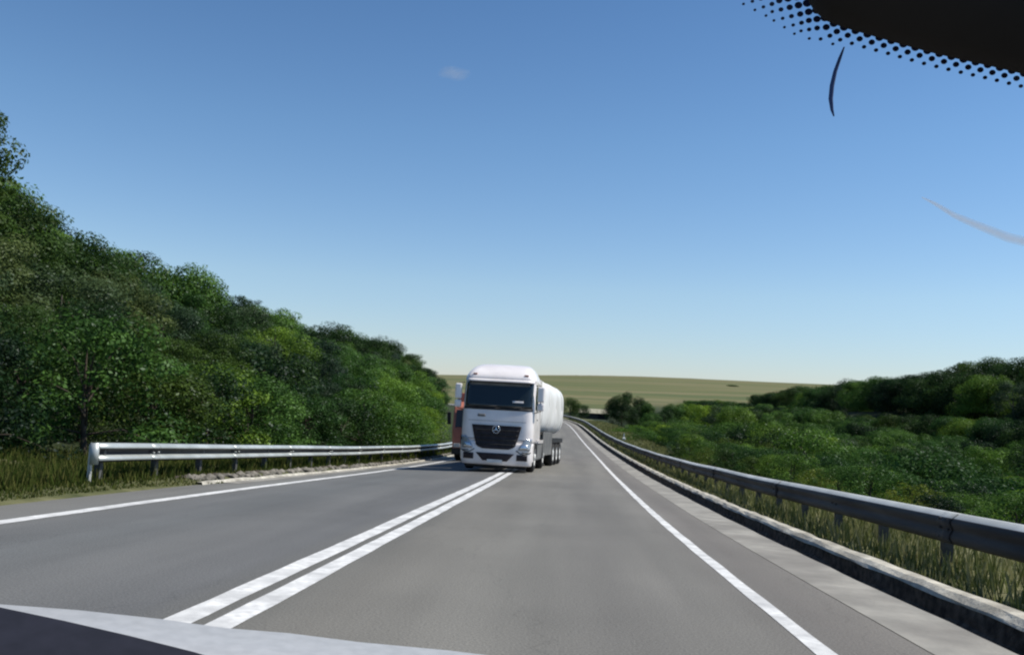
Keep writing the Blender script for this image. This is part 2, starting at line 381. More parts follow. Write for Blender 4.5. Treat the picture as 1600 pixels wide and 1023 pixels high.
# ------------------------------------------------------------------ guardrails
WPROF2 = [(-.045, .318), (-.03, .330), (-.005, .325), (.055, .275), (.083, .245), (.084, .215), (.066, .180), (.056, .160), (.056, .145), (.066, .125), (.084, .095), (.084, .055), (.06, .018), (.02, 0)]
WPROF = [(0.0, .312), (.02, .310), (.06, .285), (.090, .250), (.090, .228), (.05, .205), (.005, .195), (.005, .115), (.03, .105), (.075, .085), (.092, .060), (.090, .030), (.05, .004), (0, 0)]
def guardrail(name, u, side, y0, y1, top, label, beam_mat, post_step=2.0, endcap=False, pr=WPROF, painted_shade=()):
    """side: direction (+1/-1 across) in which the corrugations point, i.e. towards the road"""
    root = empty(name, (cx(y0) + u, y0, zr(y0)))
    o0 = Vector(root.location)
    ys = stations(y0, y1); n = len(pr)
    V = []; Fc = []
    for Y in ys:
        c, z = cx(Y), zr(Y) + fall(u, Y) + top - .31 + .006 * math.sin(Y * .55)
        for (a, h) in pr: V.append(Vector((c + u + side * a + .01 * math.sin(Y * .8), Y, z + h)) - o0)
    for j in range(len(ys) - 1):
        for i in range(n - 1): Fc.append((j * n + i, j * n + i + 1, (j + 1) * n + i + 1, (j + 1) * n + i))
    mb = MB(); mb.add(V, Fc, 0, True)
    mb.m = [1 if i in painted_shade else 0 for j in range(len(ys) - 1) for i in range(n - 1)]  # profile strips that take the dark shade colour
    mb.build('beam', [beam_mat, M['painted_shade']], root, solid=.005, fixn=False)
    # lap joints with bolts
    Y = y0 + 2.0; k = 0
    while Y < min(y1, 60):
        c, z = cx(Y), zr(Y) + fall(u, Y) + top - .31
        if k % 2 == 0:
            mb = MB(); vv = []
            for yy in (Y - .16, Y + .16):
                c1, z1 = cx(yy), zr(yy) + fall(u, yy) + top - .31 + .006 * math.sin(yy * .55)
                for (a, h) in pr: vv.append(Vector((c1 + u + side * (a + .007), yy, z1 + h)) - o0)
            mb.add(vv, [(i, i + 1, n + i + 1, n + i) for i in range(n - 1)], 0, True)
            for dy in (-.1, .1):
                for h in (.06, .155, .25):
                    p = Vector((c + u + side * .06, Y + dy, z + h)) - o0
                    mb.tube([p, p + Vector((side * .035, 0, 0))], .012, 6)
            mb.m = [1 if i in painted_shade else 0 for i in range(n - 1)] + [1 if painted_shade and side < 0 else 0] * (len(mb.f) - n + 1)
            mb.build('lap_joint', [beam_mat, M['painted_shade']], root, solid=.004, fixn=False)
        Y += post_step; k += 1
    Y = y0 + .3; cnt = 0
    while Y < y1 and cnt < 95:
        c, z = cx(Y) + u, zr(Y) + fall(u, Y)
        mb = MB(); x0 = -side * .02
        # C-section post set behind the beam and a spacer
        def b(xa, xb, ya, yb, za, zb): mb.box(*(sorted((c - o0.x + xa, c - o0.x + xb))), Y - o0.y + ya, Y - o0.y + yb, z - o0.z + za, z - o0.z + zb)
        b(-side * .03, -side * .036, -.055, .055, -.4, top - .03); b(-side * .036, -side * .13, -.055, -.049, -.4, top - .03); b(-side * .036, -side * .13, .049, .055, -.4, top - .03)
        b(-side * .028, side * .018, -.04, .04, top - .22, top - .1)
        mb.build('post', M['post'], root, fixn=False); Y += post_step; cnt += 1
    if endcap:
        mb = MB(); c, z = cx(y0) + u, zr(y0) + top - .31
        ring = []
        for k in range(9):                              # rounded fish-tail terminal curling back from the road
            q = math.pi * k / 8
            ring.append((k, q))
        vv = []
        for k, q in ring:
            yy = y0 - .07 * math.sin(q); xx = c + side * (.07 - .07 * (1 - math.cos(q)))
            vv += [Vector((xx, yy, z - .02)) - o0, Vector((xx, yy, z + .33)) - o0]
        mb.add(vv, [(2 * k, 2 * k + 1, 2 * k + 3, 2 * k + 2) for k in range(8)], 0, True)
        mb.build('end_terminal', beam_mat, root, solid=.006, fixn=False)
        mb = MB(); mb.box(c - o0.x - .09, c - o0.x - .04, -.03, .03, -.35, top - .01)
        mb.build('post', M['steel_dull'], root, bevel=.006)
    tag(root, label, 'guardrail')
guardrail('guardrail', 4.22, -1, -4, 175, .655, 'long steel guardrail curving along the right verge, its face in shade, top edge bright', M['steel_dull'], 2.0, pr=WPROF2, painted_shade=range(3, 14))
guardrail('guardrail', -7.62, 1, 14.2, 150, .75, 'pale sunlit steel guardrail ending bluntly in the left verge below the wooded hillside', M['steel'], 2.0, endcap=True, painted_shade=(4, 5, 6, 11, 12))

# ------------------------------------------------------------------ plants: one prototype each, then copies
def leaf_cloud(rs, clumps, leaf, per, flat=.5):
    """clumps: [(centre, radii)] -> vertices, faces, tint per face; each leaf is a bent four-sided spray"""
    V = []; T = []
    for (c, r) in clumps:
        k = max(8, int(per * (r[0] * r[1] * r[2]) ** (2 / 3.)))
        p = rs.normal(size=(k, 3)); p /= np.linalg.norm(p, axis=1)[:, None]
        rad = rs.uniform(.55, 1.08, size=(k, 1)) ** .7
        pos = np.array(c) + p * rad * np.array(r)
        nrm = p * 1.25 + rs.normal(size=(k, 3)) * .5 + np.array([0, 0, flat]); nrm /= np.linalg.norm(nrm, axis=1)[:, None]
        a = np.cross(nrm, rs.normal(size=(k, 3))); a /= np.linalg.norm(a, axis=1)[:, None]; b = np.cross(nrm, a)
        s = leaf * rs.uniform(.6, 1.35, size=(k, 1)); w = s * rs.uniform(.45, .75, size=(k, 1))
        q = np.stack([pos - a * s, pos + b * w * .9 - nrm * s * .12, pos + a * s * 1.1, pos - b * w - nrm * s * .15], axis=1)
        V.append(q.reshape(-1, 3)); t0 = rs.uniform(.1, .9)
        T.append(np.clip(t0 + rs.normal(size=k) * .11, 0, 1))
    return np.concatenate(V), np.concatenate(T)
def cloud_obj(name, V, T, m, parent=None):
    k = len(V) // 4; me = bpy.data.meshes.new(name)
    me.vertices.add(4 * k); me.vertices.foreach_set('co', V.astype(np.float32).ravel())
    me.loops.add(4 * k); me.loops.foreach_set('vertex_index', np.arange(4 * k, dtype=np.int32))
    me.polygons.add(k); me.polygons.foreach_set('loop_start', np.arange(0, 4 * k, 4, dtype=np.int32))
    try: me.polygons.foreach_set('loop_total', np.full(k, 4, dtype=np.int32))
    except Exception: pass
    me.materials.append(m)
    a = me.attributes.new('tint', 'FLOAT', 'FACE'); a.data.foreach_set('value', T.astype(np.float32))
    me.update(); me.validate()
    o = bpy.data.objects.new(name, me); C.objects.link(o)
    if parent: o.parent = parent
    return o
def wood_mesh(name, trunk_h, r0, clumps, parent, m, rs, lean=.04, nl=9):
    mb = MB(); top = np.array([lean * trunk_h, -lean * trunk_h * .5, trunk_h])
    pts = [np.array([0, 0, -.4])] + [top * t + np.array([.06 * math.sin(5 * t), .05 * math.cos(4 * t) - .05, 0]) * trunk_h * .3 for t in (0.02, .2, .4, .6, .8, 1)]
    mb.tube(pts, [r0 * 1.35, r0 * 1.1, r0 * .85, r0 * .7, r0 * .55, r0 * .4, r0 * .15], 9)
    idx = rs.choice(len(clumps), min(nl, len(clumps)), replace=False)
    for i in idx:
        c = np.array(clumps[i][0]); t = float(np.clip(c[2] / trunk_h * .55, .25, .85)); a = top * t
        mid = (a + c) / 2 + np.array([0, 0, .08 * trunk_h])
        mb.tube([a, mid, c], [r0 * .38, r0 * .22, r0 * .07], 6)
    return mb.build(name, m, parent, fixn=False)
def make_tree(kind, seed, h, w, leaf, per, lm, bm_, nclump=34, crown_lo=.2, shape='round', trunk=True, name='tree'):
    rs = np.random.RandomState(seed); root = empty(name)
    cl = []; nclump = int(nclump * 1.5); per *= 10.5; leaf *= .41; crown_lo = min(crown_lo, .06)
    for i in range(nclump):
        t = rs.uniform(0, 1) ** .8; z = mix(crown_lo, .97, t)
        if shape == 'round': R = math.sqrt(max(.05, 1 - ((z - (crown_lo + 1) / 2 * .96) / ((1 - crown_lo) * .56)) ** 2))
        elif shape == 'cone': R = max(.12, 1.05 * (1 - z) + .12)
        elif shape == 'column': R = .55 + .45 * math.sin(math.pi * min(1, (z - crown_lo) / (1 - crown_lo) * .9 + .12))
        else: R = math.sqrt(max(.05, 1 - (z * .95) ** 2))
        q = rs.uniform(0, 2 * math.pi); rr = w / 2 * R * math.sqrt(rs.uniform(.12, .95))
        s = w * rs.uniform(.07, .20) * (0.7 + .3 * R)
        cl.append(((rr * math.cos(q), rr * math.sin(q), z * h), (s * rs.uniform(.9, 1.3), s * rs.uniform(.9, 1.3), s * rs.uniform(.6, .95))))
    V, T = leaf_cloud(rs, cl, leaf, per)
    cloud_obj('crown', V, T, lm, root)
    if trunk: wood_mesh('trunk', h * .82, h * .022, cl, root, bm_, rs)
    root['h'] = h; root['w'] = w
    return root
LM = {
 'dark': leaf_mat('leaf_dark', (.009, .023, .007), (.058, .105, .026)),
 'mid': leaf_mat('leaf_mid', (.026, .062, .012), (.125, .225, .044)),
 'bright': leaf_mat('leaf_bright', (.042, .095, .010), (.18, .29, .042)),
 'grey': leaf_mat('leaf_grey', (.022, .042, .018), (.105, .145, .065)),
 'silver': leaf_mat('leaf_silver', (.07, .11, .06), (.23, .30, .19)),
 'yellow': leaf_mat('leaf_yellow', (.05, .08, .010), (.22, .26, .055)),
}
P = {}
P['dark round'] = make_tree('a', 1, 7.5, 5.2, .15, 62, LM['dark'], M['bark'], 46, .15)
P['mid round'] = make_tree('b', 2, 7.0, 5.6, .16, 58, LM['mid'], M['grey_bark'], 48, .14)
P['bright round'] = make_tree('c', 3, 6.0, 5.0, .15, 60, LM['bright'], M['grey_bark'], 44, .10)
P['grey round'] = make_tree('d', 4, 7.2, 5.0, .15, 60, LM['grey'], M['grey_bark'], 46, .16)
P['dark tall'] = make_tree('e', 5, 9.0, 4.2, .15, 62, LM['dark'], M['bark'], 46, .14, 'column')
P['mid conical'] = make_tree('f', 6, 8.0, 4.4, .15, 62, LM['mid'], M['bark'], 46, .10, 'cone')
P['dark broad'] = make_tree('l', 21, 6.5, 7.6, .19, 40, LM['dark'], M['bark'], 52, .04, 'dome')
P['green broad'] = make_tree('m', 22, 6.5, 7.6, .19, 40, LM['mid'], M['bark'], 52, .04, 'dome')
P['green bush'] = make_tree('g', 7, 3.2, 4.0, .12, 70, LM['mid'], M['bark'], 30, .05, 'dome', name='bush')
P['bright bush'] = make_tree('h', 8, 3.0, 3.8, .12, 70, LM['bright'], M['bark'], 30, .05, 'dome', name='bush')
P['dark bush'] = make_tree('i', 9, 3.2, 4.0, .12, 70, LM['dark'], M['bark'], 30, .05, 'dome', name='bush')
P['silver bush'] = make_tree('j', 10, 3.4, 3.2, .11, 80, LM['silver'], M['grey_bark'], 26, .08, 'column', name='bush')
P['yellow bush'] = make_tree('k', 11, 2.8, 3.4, .11, 80, LM['yellow'], M['bark'], 26, .05, 'dome', name='bush')
used = set()
def copy_tree(src, loc, sc, rz, name=None):
    """first use moves the prototype, afterwards the thing and each of its parts are copied"""
    if id(src) not in used:
        used.add(id(src)); r = src
    else:
        r = src.copy(); C.objects.link(r)
        for ch in src.children:
            c = ch.copy(); C.objects.link(c); c.parent = r
    r.location = loc; r.rotation_euler = (0, 0, rz)
    r.scale = sc if isinstance(sc, tuple) else (sc, sc, sc)
    return r
ORD = ['first', 'second', 'third', 'fourth', 'fifth', 'sixth', 'seventh', 'eighth', 'ninth', 'tenth', 'eleventh', 'twelfth', 'thirteenth', 'fourteenth', 'fifteenth', 'sixteenth', 'seventeenth', 'eighteenth', 'nineteenth', 'twentieth']
for a in ('twenty', 'thirty', 'forty'): ORD += [a + '-' + x for x in ORD[:9]]

def plant(key, X, Y, hh, ww=None):
    p = P[key]; sz = hh / p['h']; sx = (ww / p['w']) if ww else sz * rnd.uniform(.9, 1.15)
    return copy_tree(p, (X, Y, ground_z(X, Y) - .05), (sx, sx, sz), rnd.uniform(0, 6.28))
ADJ = {'dark round': 'dark green rounded', 'mid round': 'mid green rounded', 'bright round': 'bright green rounded', 'grey round': 'grey-green rounded', 'dark broad': 'dark broad', 'green broad': 'green broad', 'dark tall': 'dark narrow tall',
       'mid conical': 'green cone-shaped', 'green bush': 'green', 'bright bush': 'bright green', 'dark bush': 'dark green', 'silver bush': 'silvery upright', 'yellow bush': 'yellow-green'}

# left hillside -----------------------------------------------------------------
SKY_R = [(-900, .305), (-780, .30), (-700, .27), (-620, .248), (-500, .250), (-400, .252), (-330, .240), (-268, .244), (-225, .20), (-190, .085), (-170, .03)]
def left_row(rowname, u, y0, y1, step, ys_wob, hlo, hhi, keys, fit, xmax=700, w0=None):
    out = []; Y = y0; i = 0
    while Y < y1:
        X = cx(Y) + u + rnd.uniform(-ys_wob, ys_wob); yy = Y + rnd.uniform(-.2, .2) * step
        key = keys(Y, i) if callable(keys) else rnd.choice(keys)
        h = rnd.uniform(hlo, hhi); g = ground_z(X, yy)
        dxp = X / yy * F
        lim = -X * lerp_table(SKY_R, dxp) + rnd.uniform(-1.7, .6)
        if fit: h = min(max(h, lim - g), hhi * 1.5) if lim - g < hhi * 1.5 else h
        h = min(h, lim - g)
        px, py = proj((X, yy, g + h))
        ww = P[key]['w'] * h / P[key]['h']
        half = ww / 2 / yy * F
        if px + half * .8 < xmax and px + half > -60 and h > 1.6:
            o = plant(key, X, yy, h, ww * rnd.uniform(1.0, 1.3)); out.append((yy, key, o))
        Y += step * (1 + Y / 260.); i += 1
    for n, (yy, key, o) in enumerate(out):
        kind = 'bush' if 'bush' in key else 'tree'
        tag(o, f'{ADJ[key]} {kind}, {ORD[n]} from the near end, {rowname} of the left hillside', kind, 'trees and bushes on the left hillside')
    return len(out)
n = 0
def edge_keys(Y, i):
    if Y < 42: return rnd.choice(['dark bush', 'dark bush', 'green bush'])
    return rnd.choice(['bright bush', 'green bush', 'bright bush', 'green bush', 'bright bush'] if i % 7 == 3 else ['bright bush', 'green bush'])
n += left_row('roadside row', -10.6, 13, 104, 2.5, .5, 2.2, 3.2, edge_keys, False)
n += left_row('second row', -13.5, 17, 125, 3.4, .7, 3.2, 4.6, lambda Y, i: rnd.choice(['dark round', 'grey round', 'dark bush']) if Y < 55 else rnd.choice(['bright round', 'mid round', 'bright bush']), False)
n += left_row('third row', -17.5, 22, 150, 3.7, .9, 4.5, 6.0, lambda Y, i: rnd.choice(['dark round', 'grey round', 'mid round', 'grey round']) if Y < 70 else rnd.choice(['bright round', 'mid round', 'dark round', 'mid round']), False)
n += left_row('fourth row', -22, 28, 175, 4.0, 1.1, 5, 7, lambda Y, i: rnd.choice(['mid round', 'dark round', 'mid conical', 'grey round']), True)
n += left_row('fifth row', -27, 36, 195, 4.2, 1.2, 6, 7.5, lambda Y, i: rnd.choice(['bright round', 'green broad', 'mid conical', 'dark broad']), True)
n += left_row('crest row', -33, 42, 215, 4.0, 1.4, 6.5, 8, lambda Y, i: rnd.choice(['dark broad', 'dark tall', 'mid conical', 'mid round', 'dark round', 'grey round']), True)
n += left_row('rear row', -40, 52, 235, 5.0, 1.8, 7, 9, lambda Y, i: rnd.choice(['dark round', 'dark tall', 'mid conical', 'mid round']), True)
print('left plants', n)
P['very tall'] = make_tree('n', 31, 10.4, 3.9, .16, 95, LM['dark'], M['bark'], 80, .05, 'column')
o = copy_tree(P['very tall'], (-19.75, 27.5, ground_z(-19.75, 27.5)), (.85, .85, .93), 1.0)
tag(o, 'very tall dark tree at the far left edge, rising high above the hillside skyline', 'tree')

# right side ------------------------------------------------------------------------
def right_rows():
    tot = 0
    rows = [  # name, X0, y0, y1, step, top target as drop per... (absolute top z), heights, keys, cat
        ('weedy row just behind the right guardrail', 6.9, 9, 58, 1.9, (1.0, 1.9), ['green bush', 'yellow bush', 'green bush', 'dark bush'], 1.6),
        ('first bushy row below the right verge', 9.9, 13, 122, 2.7, (2.0, 3.4), ['green bush', 'yellow bush', 'bright bush', 'green bush', 'dark bush'], None),
        ('second bushy row below the right verge', 14.8, 24, 150, 3.6, (3.6, 4.6), ['green bush', 'dark bush', 'bright bush', 'green bush', 'mid round'], None),
        ('third row down the right slope', 19.5, 32, 190, 4.4, (4.2, 5.2), ['mid round', 'green bush', 'dark bush', 'mid round'], None),
        ('fourth row down the right slope', 25.5, 42, 210, 5.0, (4.4, 5.6), ['mid round', 'bright round', 'green bush', 'mid round', 'dark round'], None),
        ('fifth row in the right valley', 33, 55, 290, 5.6, (4.8, 6), ['green broad', 'bright round', 'mid round', 'grey round'], None),
        ('sixth row in the right valley', 42, 70, 345, 6.2, (5.2, 6.4), ['green broad', 'bright round', 'mid round', 'dark broad'], None),
        ('seventh row in the right valley', 52, 90, 350, 6.6, (5.6, 7.0), ['green broad', 'bright round', 'green broad', 'dark broad'], None),
        ('underwood row at the foot of the right ridge', 57, 95, 330, 4.6, (3, 4.5), ['dark bush', 'green bush', 'dark bush'], None),
        ('lower row of the right wooded ridge', 62, 100, 320, 5.0, (6, 7.5), ['dark broad', 'grey round', 'dark broad', 'green broad'], None),
        ('middle row of the right wooded ridge', 74, 120, 340, 5.6, (7, 9), ['dark broad', 'dark broad', 'green broad', 'grey round', 'dark broad'], None),
        ('top row of the right wooded ridge', 87, 138, 350, 5.2, (7.5, 9.5), ['dark broad', 'dark tall', 'mid conical', 'dark broad', 'green broad'], None),
    ]
    for (nm, X0, y0, y1, step, (a, b), keys, _) in rows:
        out = []; Y = y0
        while Y < y1:
            X = X0 + cx(min(Y, 140)) + rnd.uniform(-.12, .12) * step * 1.5; yy = Y + rnd.uniform(-.25, .25) * step
            key = rnd.choice(keys); h = rnd.uniform(a, b); g = ground_z(X, yy)
            px, py = proj((X, yy, g + h)); dx = X / yy * F
            if X0 > 30 and dx < (170 if yy < 170 else 190): Y += step; continue                 # the open fields show here
            if X0 >= 64:
                # skyline of the ridge: tops sink towards the far end
                lim = yy / F * lerp_table([(300, 24), (395, 38), (470, 50), (575, 72), (620, 88), (722, 100)], dx) + rnd.uniform(-1.4, .7)
                h = min(h, lim - g)
                if X0 > 80 and lim - g < 14: h = max(h, lim - g)
            else:
                lim = -X * lerp_table([(170, .13), (230, .055), (430, .004), (720, -.012)], dx) * (1.0 if X0 > 30 else 0.4 if X0 > 12 else 0) + (-1.0 if X0 < 30 else -.1)
                if X0 < 12: lim = -X * .122 - .1 - (.012 * yy) + rnd.uniform(-.25, .1)
                if X0 < 12 and yy > 58: lim = zr(yy) + (1.6 if yy < 90 else .6) + rnd.uniform(-.3, .3)
                if 12 < X0 < 30 and yy > 80: lim = mix(-2.4, -3.4, (yy - 80) / 100)
                if X0 > 30 and yy > 170: lim = mix(-.3, 1.6, min(1, (yy - 170) / 150)) + rnd.uniform(-.9, .5); h = max(h, min(9, lim - g))
                h = min(h, lim - g)
            if h < .7: Y += step; continue
            ww = P[key]['w'] * h / P[key]['h'] * (rnd.uniform(1.05, 1.4) if X0 < 60 else rnd.uniform(1.1, 1.45))
            half = ww / 2 / yy * F
            if px - half < 1640 and px - half * .7 > (890 if yy > 100 else 930):
                out.append((yy, key, plant(key, X, yy, h, ww)))
            Y += step * (1 + Y / 400.)
        for n, (yy, key, o) in enumerate(out):
            kind = 'bush' if 'bush' in key else 'tree'
            adj = ADJ[key].split()[0] if len(ADJ[key].split()) > 1 and len(nm.split()) > 6 else ADJ[key]
            tag(o, f'{adj} {kind}, {ORD[n]} from the near end, {nm}', kind, 'trees and bushes right of the road')
        tot += len(out)
    return tot
print('right plants', right_rows())
# the ones that stand out
def special(key, px, Y, zt, h, w, label):
    # px: column of the photo, turned into the place at distance Y
    r = ray(px, 640); X = r.x / r.y * Y
    g = zt - h
    p = P[key]; o = copy_tree(p, (X, Y, g), (w / p['w'], w / p['w'], h / p['h']), rnd.uniform(0, 6))
    kind = 'bush' if 'bush' in key else 'tree'
    tag(o, label, kind, 'trees and bushes right of the road'); return o
special('silver bush', 1068, 55, -2.3, 2.6, 2.6, 'silvery bush just beyond the grass bank, taller of the two pale ones')
special('silver bush', 1090, 50, -2.9, 1.8, 2.2, 'low silvery bush touching the guardrail top, beside the taller silver one')
special('yellow bush', 1140, 58, -2.0, 3.0, 3.4, 'yellow-green leafy bush right of the silvery bushes')
special('yellow bush', 1196, 52, -1.9, 3.2, 3.0, 'round yellow-green bush with pale top, the right one of the sunlit pair')
special('bright bush', 1010, 95, -3.0, 2.6, 5.0, 'light green spreading bush along the edge of the far grass bank')
special('bright bush', 990, 118, -3.1, 2.6, 6.0, 'light green bush farthest along the edge of the grass bank')
special('dark broad', 972, 235, 1.9, 8.5, 8.4, 'large dark tree in the valley, biggest of the clump beyond the bend')
special('dark broad', 1000, 245, .9, 7.5, 6.5, 'middle dark tree of the valley clump, right of the biggest one beyond the bend')
special('green broad', 1014, 240, -.6, 6.0, 5.0, 'small dark tree at the right end of the clump beyond the bend')
special('dark bush', 890, 215, .2, 6.0, 6.2, 'dark bush against the field just right of the tank trailer')
special('dark bush', 906, 228, -1.4, 4.0, 6.0, 'low dark bush behind the pale-roofed shed')
for px, Y, w_, lab in ((900, 165, 4.5, 'low grey-green scrub bush outside the road bend, nearest the tanker'), (918, 170, 5.0, 'low grey-green scrub bush outside the road bend, in the middle'), (938, 168, 5.0, 'low scrub bush outside the road bend, below the shed'), (958, 165, 5.5, 'low scrub bush outside the road bend, nearest the light green bushes')):
    special('dark bush' if px != 938 else 'green bush', px, Y, -3.6 - (px - 900) * .012, 1.9, w_, lab)
special('dark round', 1030, 990, 26.5, 6, 9, 'tiny lone dark tree on the crest of the far field')

for k, (px, Y, zt, h, w_) in enumerate([(1050, 520, 2.6, 5, 9), (1072, 560, 4.4, 5, 12), (1105, 500, 3.6, 6, 17), (1139, 540, 6.2, 8, 13), (1165, 505, 5.2, 7, 18), (1199, 470, 6.8, 8, 14)]):
    special('dark broad' if k % 2 else 'green broad', px, Y, zt - 4.2, h, w_, f'distant dark tree of the hedge line across the field, {ORD[k]} from its left end')
for k, (px, Y, zt, h, w_) in enumerate([(1018, 190, -2.6, 5, 6), (1036, 200, -1.6, 6, 7), (1056, 210, -.4, 7, 8), (1030, 150, -3.2, 4.5, 6)]):
    special('dark broad' if k in (1, 3) else 'green broad', px, Y, zt, h, w_, ['mid green tree at the right foot of the valley clump beyond the bend', 'dark tree closing the gap right of the valley clump', 'tall green tree where the right thicket begins, below the open field', 'low dark tree in front of the gap beside the valley clump'][k])
for k, (px, Y, zt) in enumerate([(915, 960, 22), (1010, 940, 23.0), (1142, 760, 18.5)]):
    special('dark bush', px, Y, zt, 4.5, 14, f'tiny far-off bush high on the open field, {ORD[k]} from the left')
# far shed with pale roof
def shed():
    r = ray(927, 640); Y = 250; X = r.x / r.y * Y; g = -4.6
    root = empty('shed', (X, Y, g), (0, 0, .12))
    wm = noisy('shed_boards', (.03, .028, .024), (.07, .06, .05), 2, .9); rm = noisy('shed_roof', (.22, .21, .15), (.34, .32, .24), 1.2, .8)
    mb = MB(); mb.box(-3.9, 3.9, -1.8, 1.8, -.8, .9); mb.build('wall', wm, root)
    mb = MB(); mb.add([(-4.3, -2.2, .8), (4.3, -2.2, .75), (4.3, .1, 1.95), (-4.3, .1, 2.0), (4.3, 2.2, .85), (-4.3, 2.2, .85)], [(0, 1, 2, 3), (3, 2, 4, 5)])
    mb.build('roof', rm, root, solid=.12)
    mb = MB(); mb.box(1.2, 3.4, -1.86, -1.803, -.8, .7); mb.build('door', mat('shed_opening', (.008, .008, .008), .9), root)
    tag(root, 'low shed with a pale roof beyond the bend, beside the dark trees', 'shed')
shed()
# white marker post on the grass bank
def marker():
    Y = 93; X = 6.6; g = ground_z(X, Y)
    root = empty('marker_post', (X, Y, g)); wm = noisy('white_enamel', (.62, .62, .58), (.78, .78, .74), 6, .6)
    mb = MB(); mb.loft([[(-.17, -.13, -.1), (.17, -.13, -.1), (.17, .13, -.1), (-.17, .13, -.1)], [(-.16, -.12, .3), (.16, -.12, .3), (.16, .12, .3), (-.16, .12, .3)], [(-.07, -.05, .36), (.07, -.05, .36), (.07, .05, .36), (-.07, .05, .36)]], smooth=False)
    mb.build('foot', wm, root, bevel=.02)
    mb = MB(); mb.loft([[(-.06, -.04, .36), (.06, -.04, .36), (.06, .04, .36), (-.06, .04, .36)], [(-.05, -.035, .78), (.05, -.035, .78), (.05, .035, .72), (-.05, .035, .72)]], smooth=False)
    mb.build('post', wm, root, bevel=.01)
    tag(root, 'small white marker post with a broad foot on the grass bank', 'marker post')
marker()

# ------------------------------------------------------------------ grass
def grass(name, spots, m, seed, label=None):
    """spots: (X, Y, z, height, width)"""
    rs = np.random.RandomState(seed); s = np.array(spots); k = len(s)
    ang = rs.uniform(0, np.pi, k); lean = rs.uniform(-.35, .35, (k, 2))
    d = np.stack([np.cos(ang), np.sin(ang)], 1) * s[:, 4:5] / 2
    b = s[:, :3]; t = b.copy(); t[:, :2] += lean * s[:, 3:4]; t[:, 2] += s[:, 3]
    V = np.stack([np.c_[b[:, :2] - d, b[:, 2]], np.c_[b[:, :2] + d, b[:, 2]], np.c_[t[:, :2] + d * .25, t[:, 2]], np.c_[t[:, :2] - d * .25, t[:, 2]]], axis=1).reshape(-1, 3)
    o = cloud_obj(name, V, rs.uniform(0, 1, k), m); tag(o, label, 'grass', kind='stuff')
def grass_mat(name, a, b, c):
    m = bpy.data.materials.new(name); m.use_nodes = True; m.node_tree.nodes.clear()
    out = N(m, 'ShaderNodeOutputMaterial'); at = N(m, 'ShaderNodeAttribute', attribute_name='tint')
    r = ramp(m, at.outputs['Fac'], [(0, a), (.5, b), (1, c)]); d = N(m, 'ShaderNodeBsdfDiffuse'); tr = N(m, 'ShaderNodeBsdfTranslucent')
    L(m, r.outputs[0], d.inputs[0]); L(m, r.outputs[0], tr.inputs[0]); ms = N(m, 'ShaderNodeMixShader'); ms.inputs[0].default_value = .3
    L(m, d.outputs[0], ms.inputs[1]); L(m, tr.outputs[0], ms.inputs[2]); L(m, ms.outputs[0], out.inputs[0]); return m
GM = grass_mat('verge_grass', (.07, .095, .026), (.165, .175, .065), (.31, .29, .15))
GL = grass_mat('bank_grass', (.028, .050, .010), (.070, .092, .022), (.13, .125, .040))
rs = np.random.RandomState(3); sp = []
for _ in range(46000):                                    # right verge, thick near the rail
    Y = 3 + 75 * rs.uniform() ** 1.7; u = 3.74 + (5.4 * rs.uniform() ** 1.6)
    X = cx(Y) + u; dn = .5 + .5 * wob(X, Y, .9)
    if rs.uniform() > .35 + .65 * dn: continue
    sp.append((X, Y, ground_z(X, Y) - .02, rs.uniform(.10, .33) * (1.0 if u > 3.9 else .45) * (1.2 if u > 5 else 1), rs.uniform(.012, .03) * (1 + Y / 30)))
grass('grass', sp, GM, 5, 'tall dry yellow-green grass under and behind the right guardrail')
sp = []
for _ in range(14000):                                    # far grass bank
    Y = 60 + 100 * rs.uniform(); u = 3.8 + 6 * rs.uniform(); X = cx(Y) + u
    sp.append((X, Y, ground_z(X, Y) - .02, rs.uniform(.1, .28), .12))
grass('grass', sp, GM, 6, 'dry grass covering the far bank with the white marker post')
sp = []
for _ in range(70000):                                    # left verge
    Y = 9 + 60 * rs.uniform() ** 1.6
    u = (-7.2 if Y < 15 else mix(-7.2, -6.9, min(1, (Y - 15) / 3))) - 4.0 * rs.uniform() ** 1.3 if Y < 18 else -7.5 - 3.3 * rs.uniform()
    X = cx(Y) + u; sp.append((X, Y, ground_z(X, Y) - .02, rs.uniform(.02, .07) + (.06 * rs.uniform() if u < -7.4 else 0) + (.26 * rs.uniform() if u < -7.55 - .2 * rs.uniform() else 0), rs.uniform(.012, .03) * (1 + Y / 40)))
grass('grass', sp, GL, 7, 'short brown-green grass on the left verge around the guardrail end')
# rubble in the left ditch
def rocks():
    mb = MB(); rr = random.Random(5)
    for _ in range(420):
        Y = 17.5 + 60 * rr.random() ** 1.4; u = -7.2 - .3 * rr.random(); s = rr.uniform(.05, .13)
        c = Vector((cx(Y) + u, Y, zr(Y) + fall(u, Y) + .02 + (-.2 - u + -7) * -.0 + s * .4))
        bm = bmesh.new(); bmesh.ops.create_icosphere(bm, subdivisions=1, radius=s)
        vs = [c + Vector((v.co.x * rr.uniform(.8, 1.4), v.co.y * rr.uniform(.8, 1.5), v.co.z * rr.uniform(.5, .9))) for v in bm.verts]
        mb.add(vs, [[v.index for v in f.verts] for f in bm.faces]); bm.free()
    o = mb.build('rubble', noisy('stone', (.09, .085, .07), (.22, .2, .17), 5, .9), fixn=False)
    tag(o, 'loose grey stones lying in the ditch below the left guardrail', 'rubble', kind='stuff')
rocks()
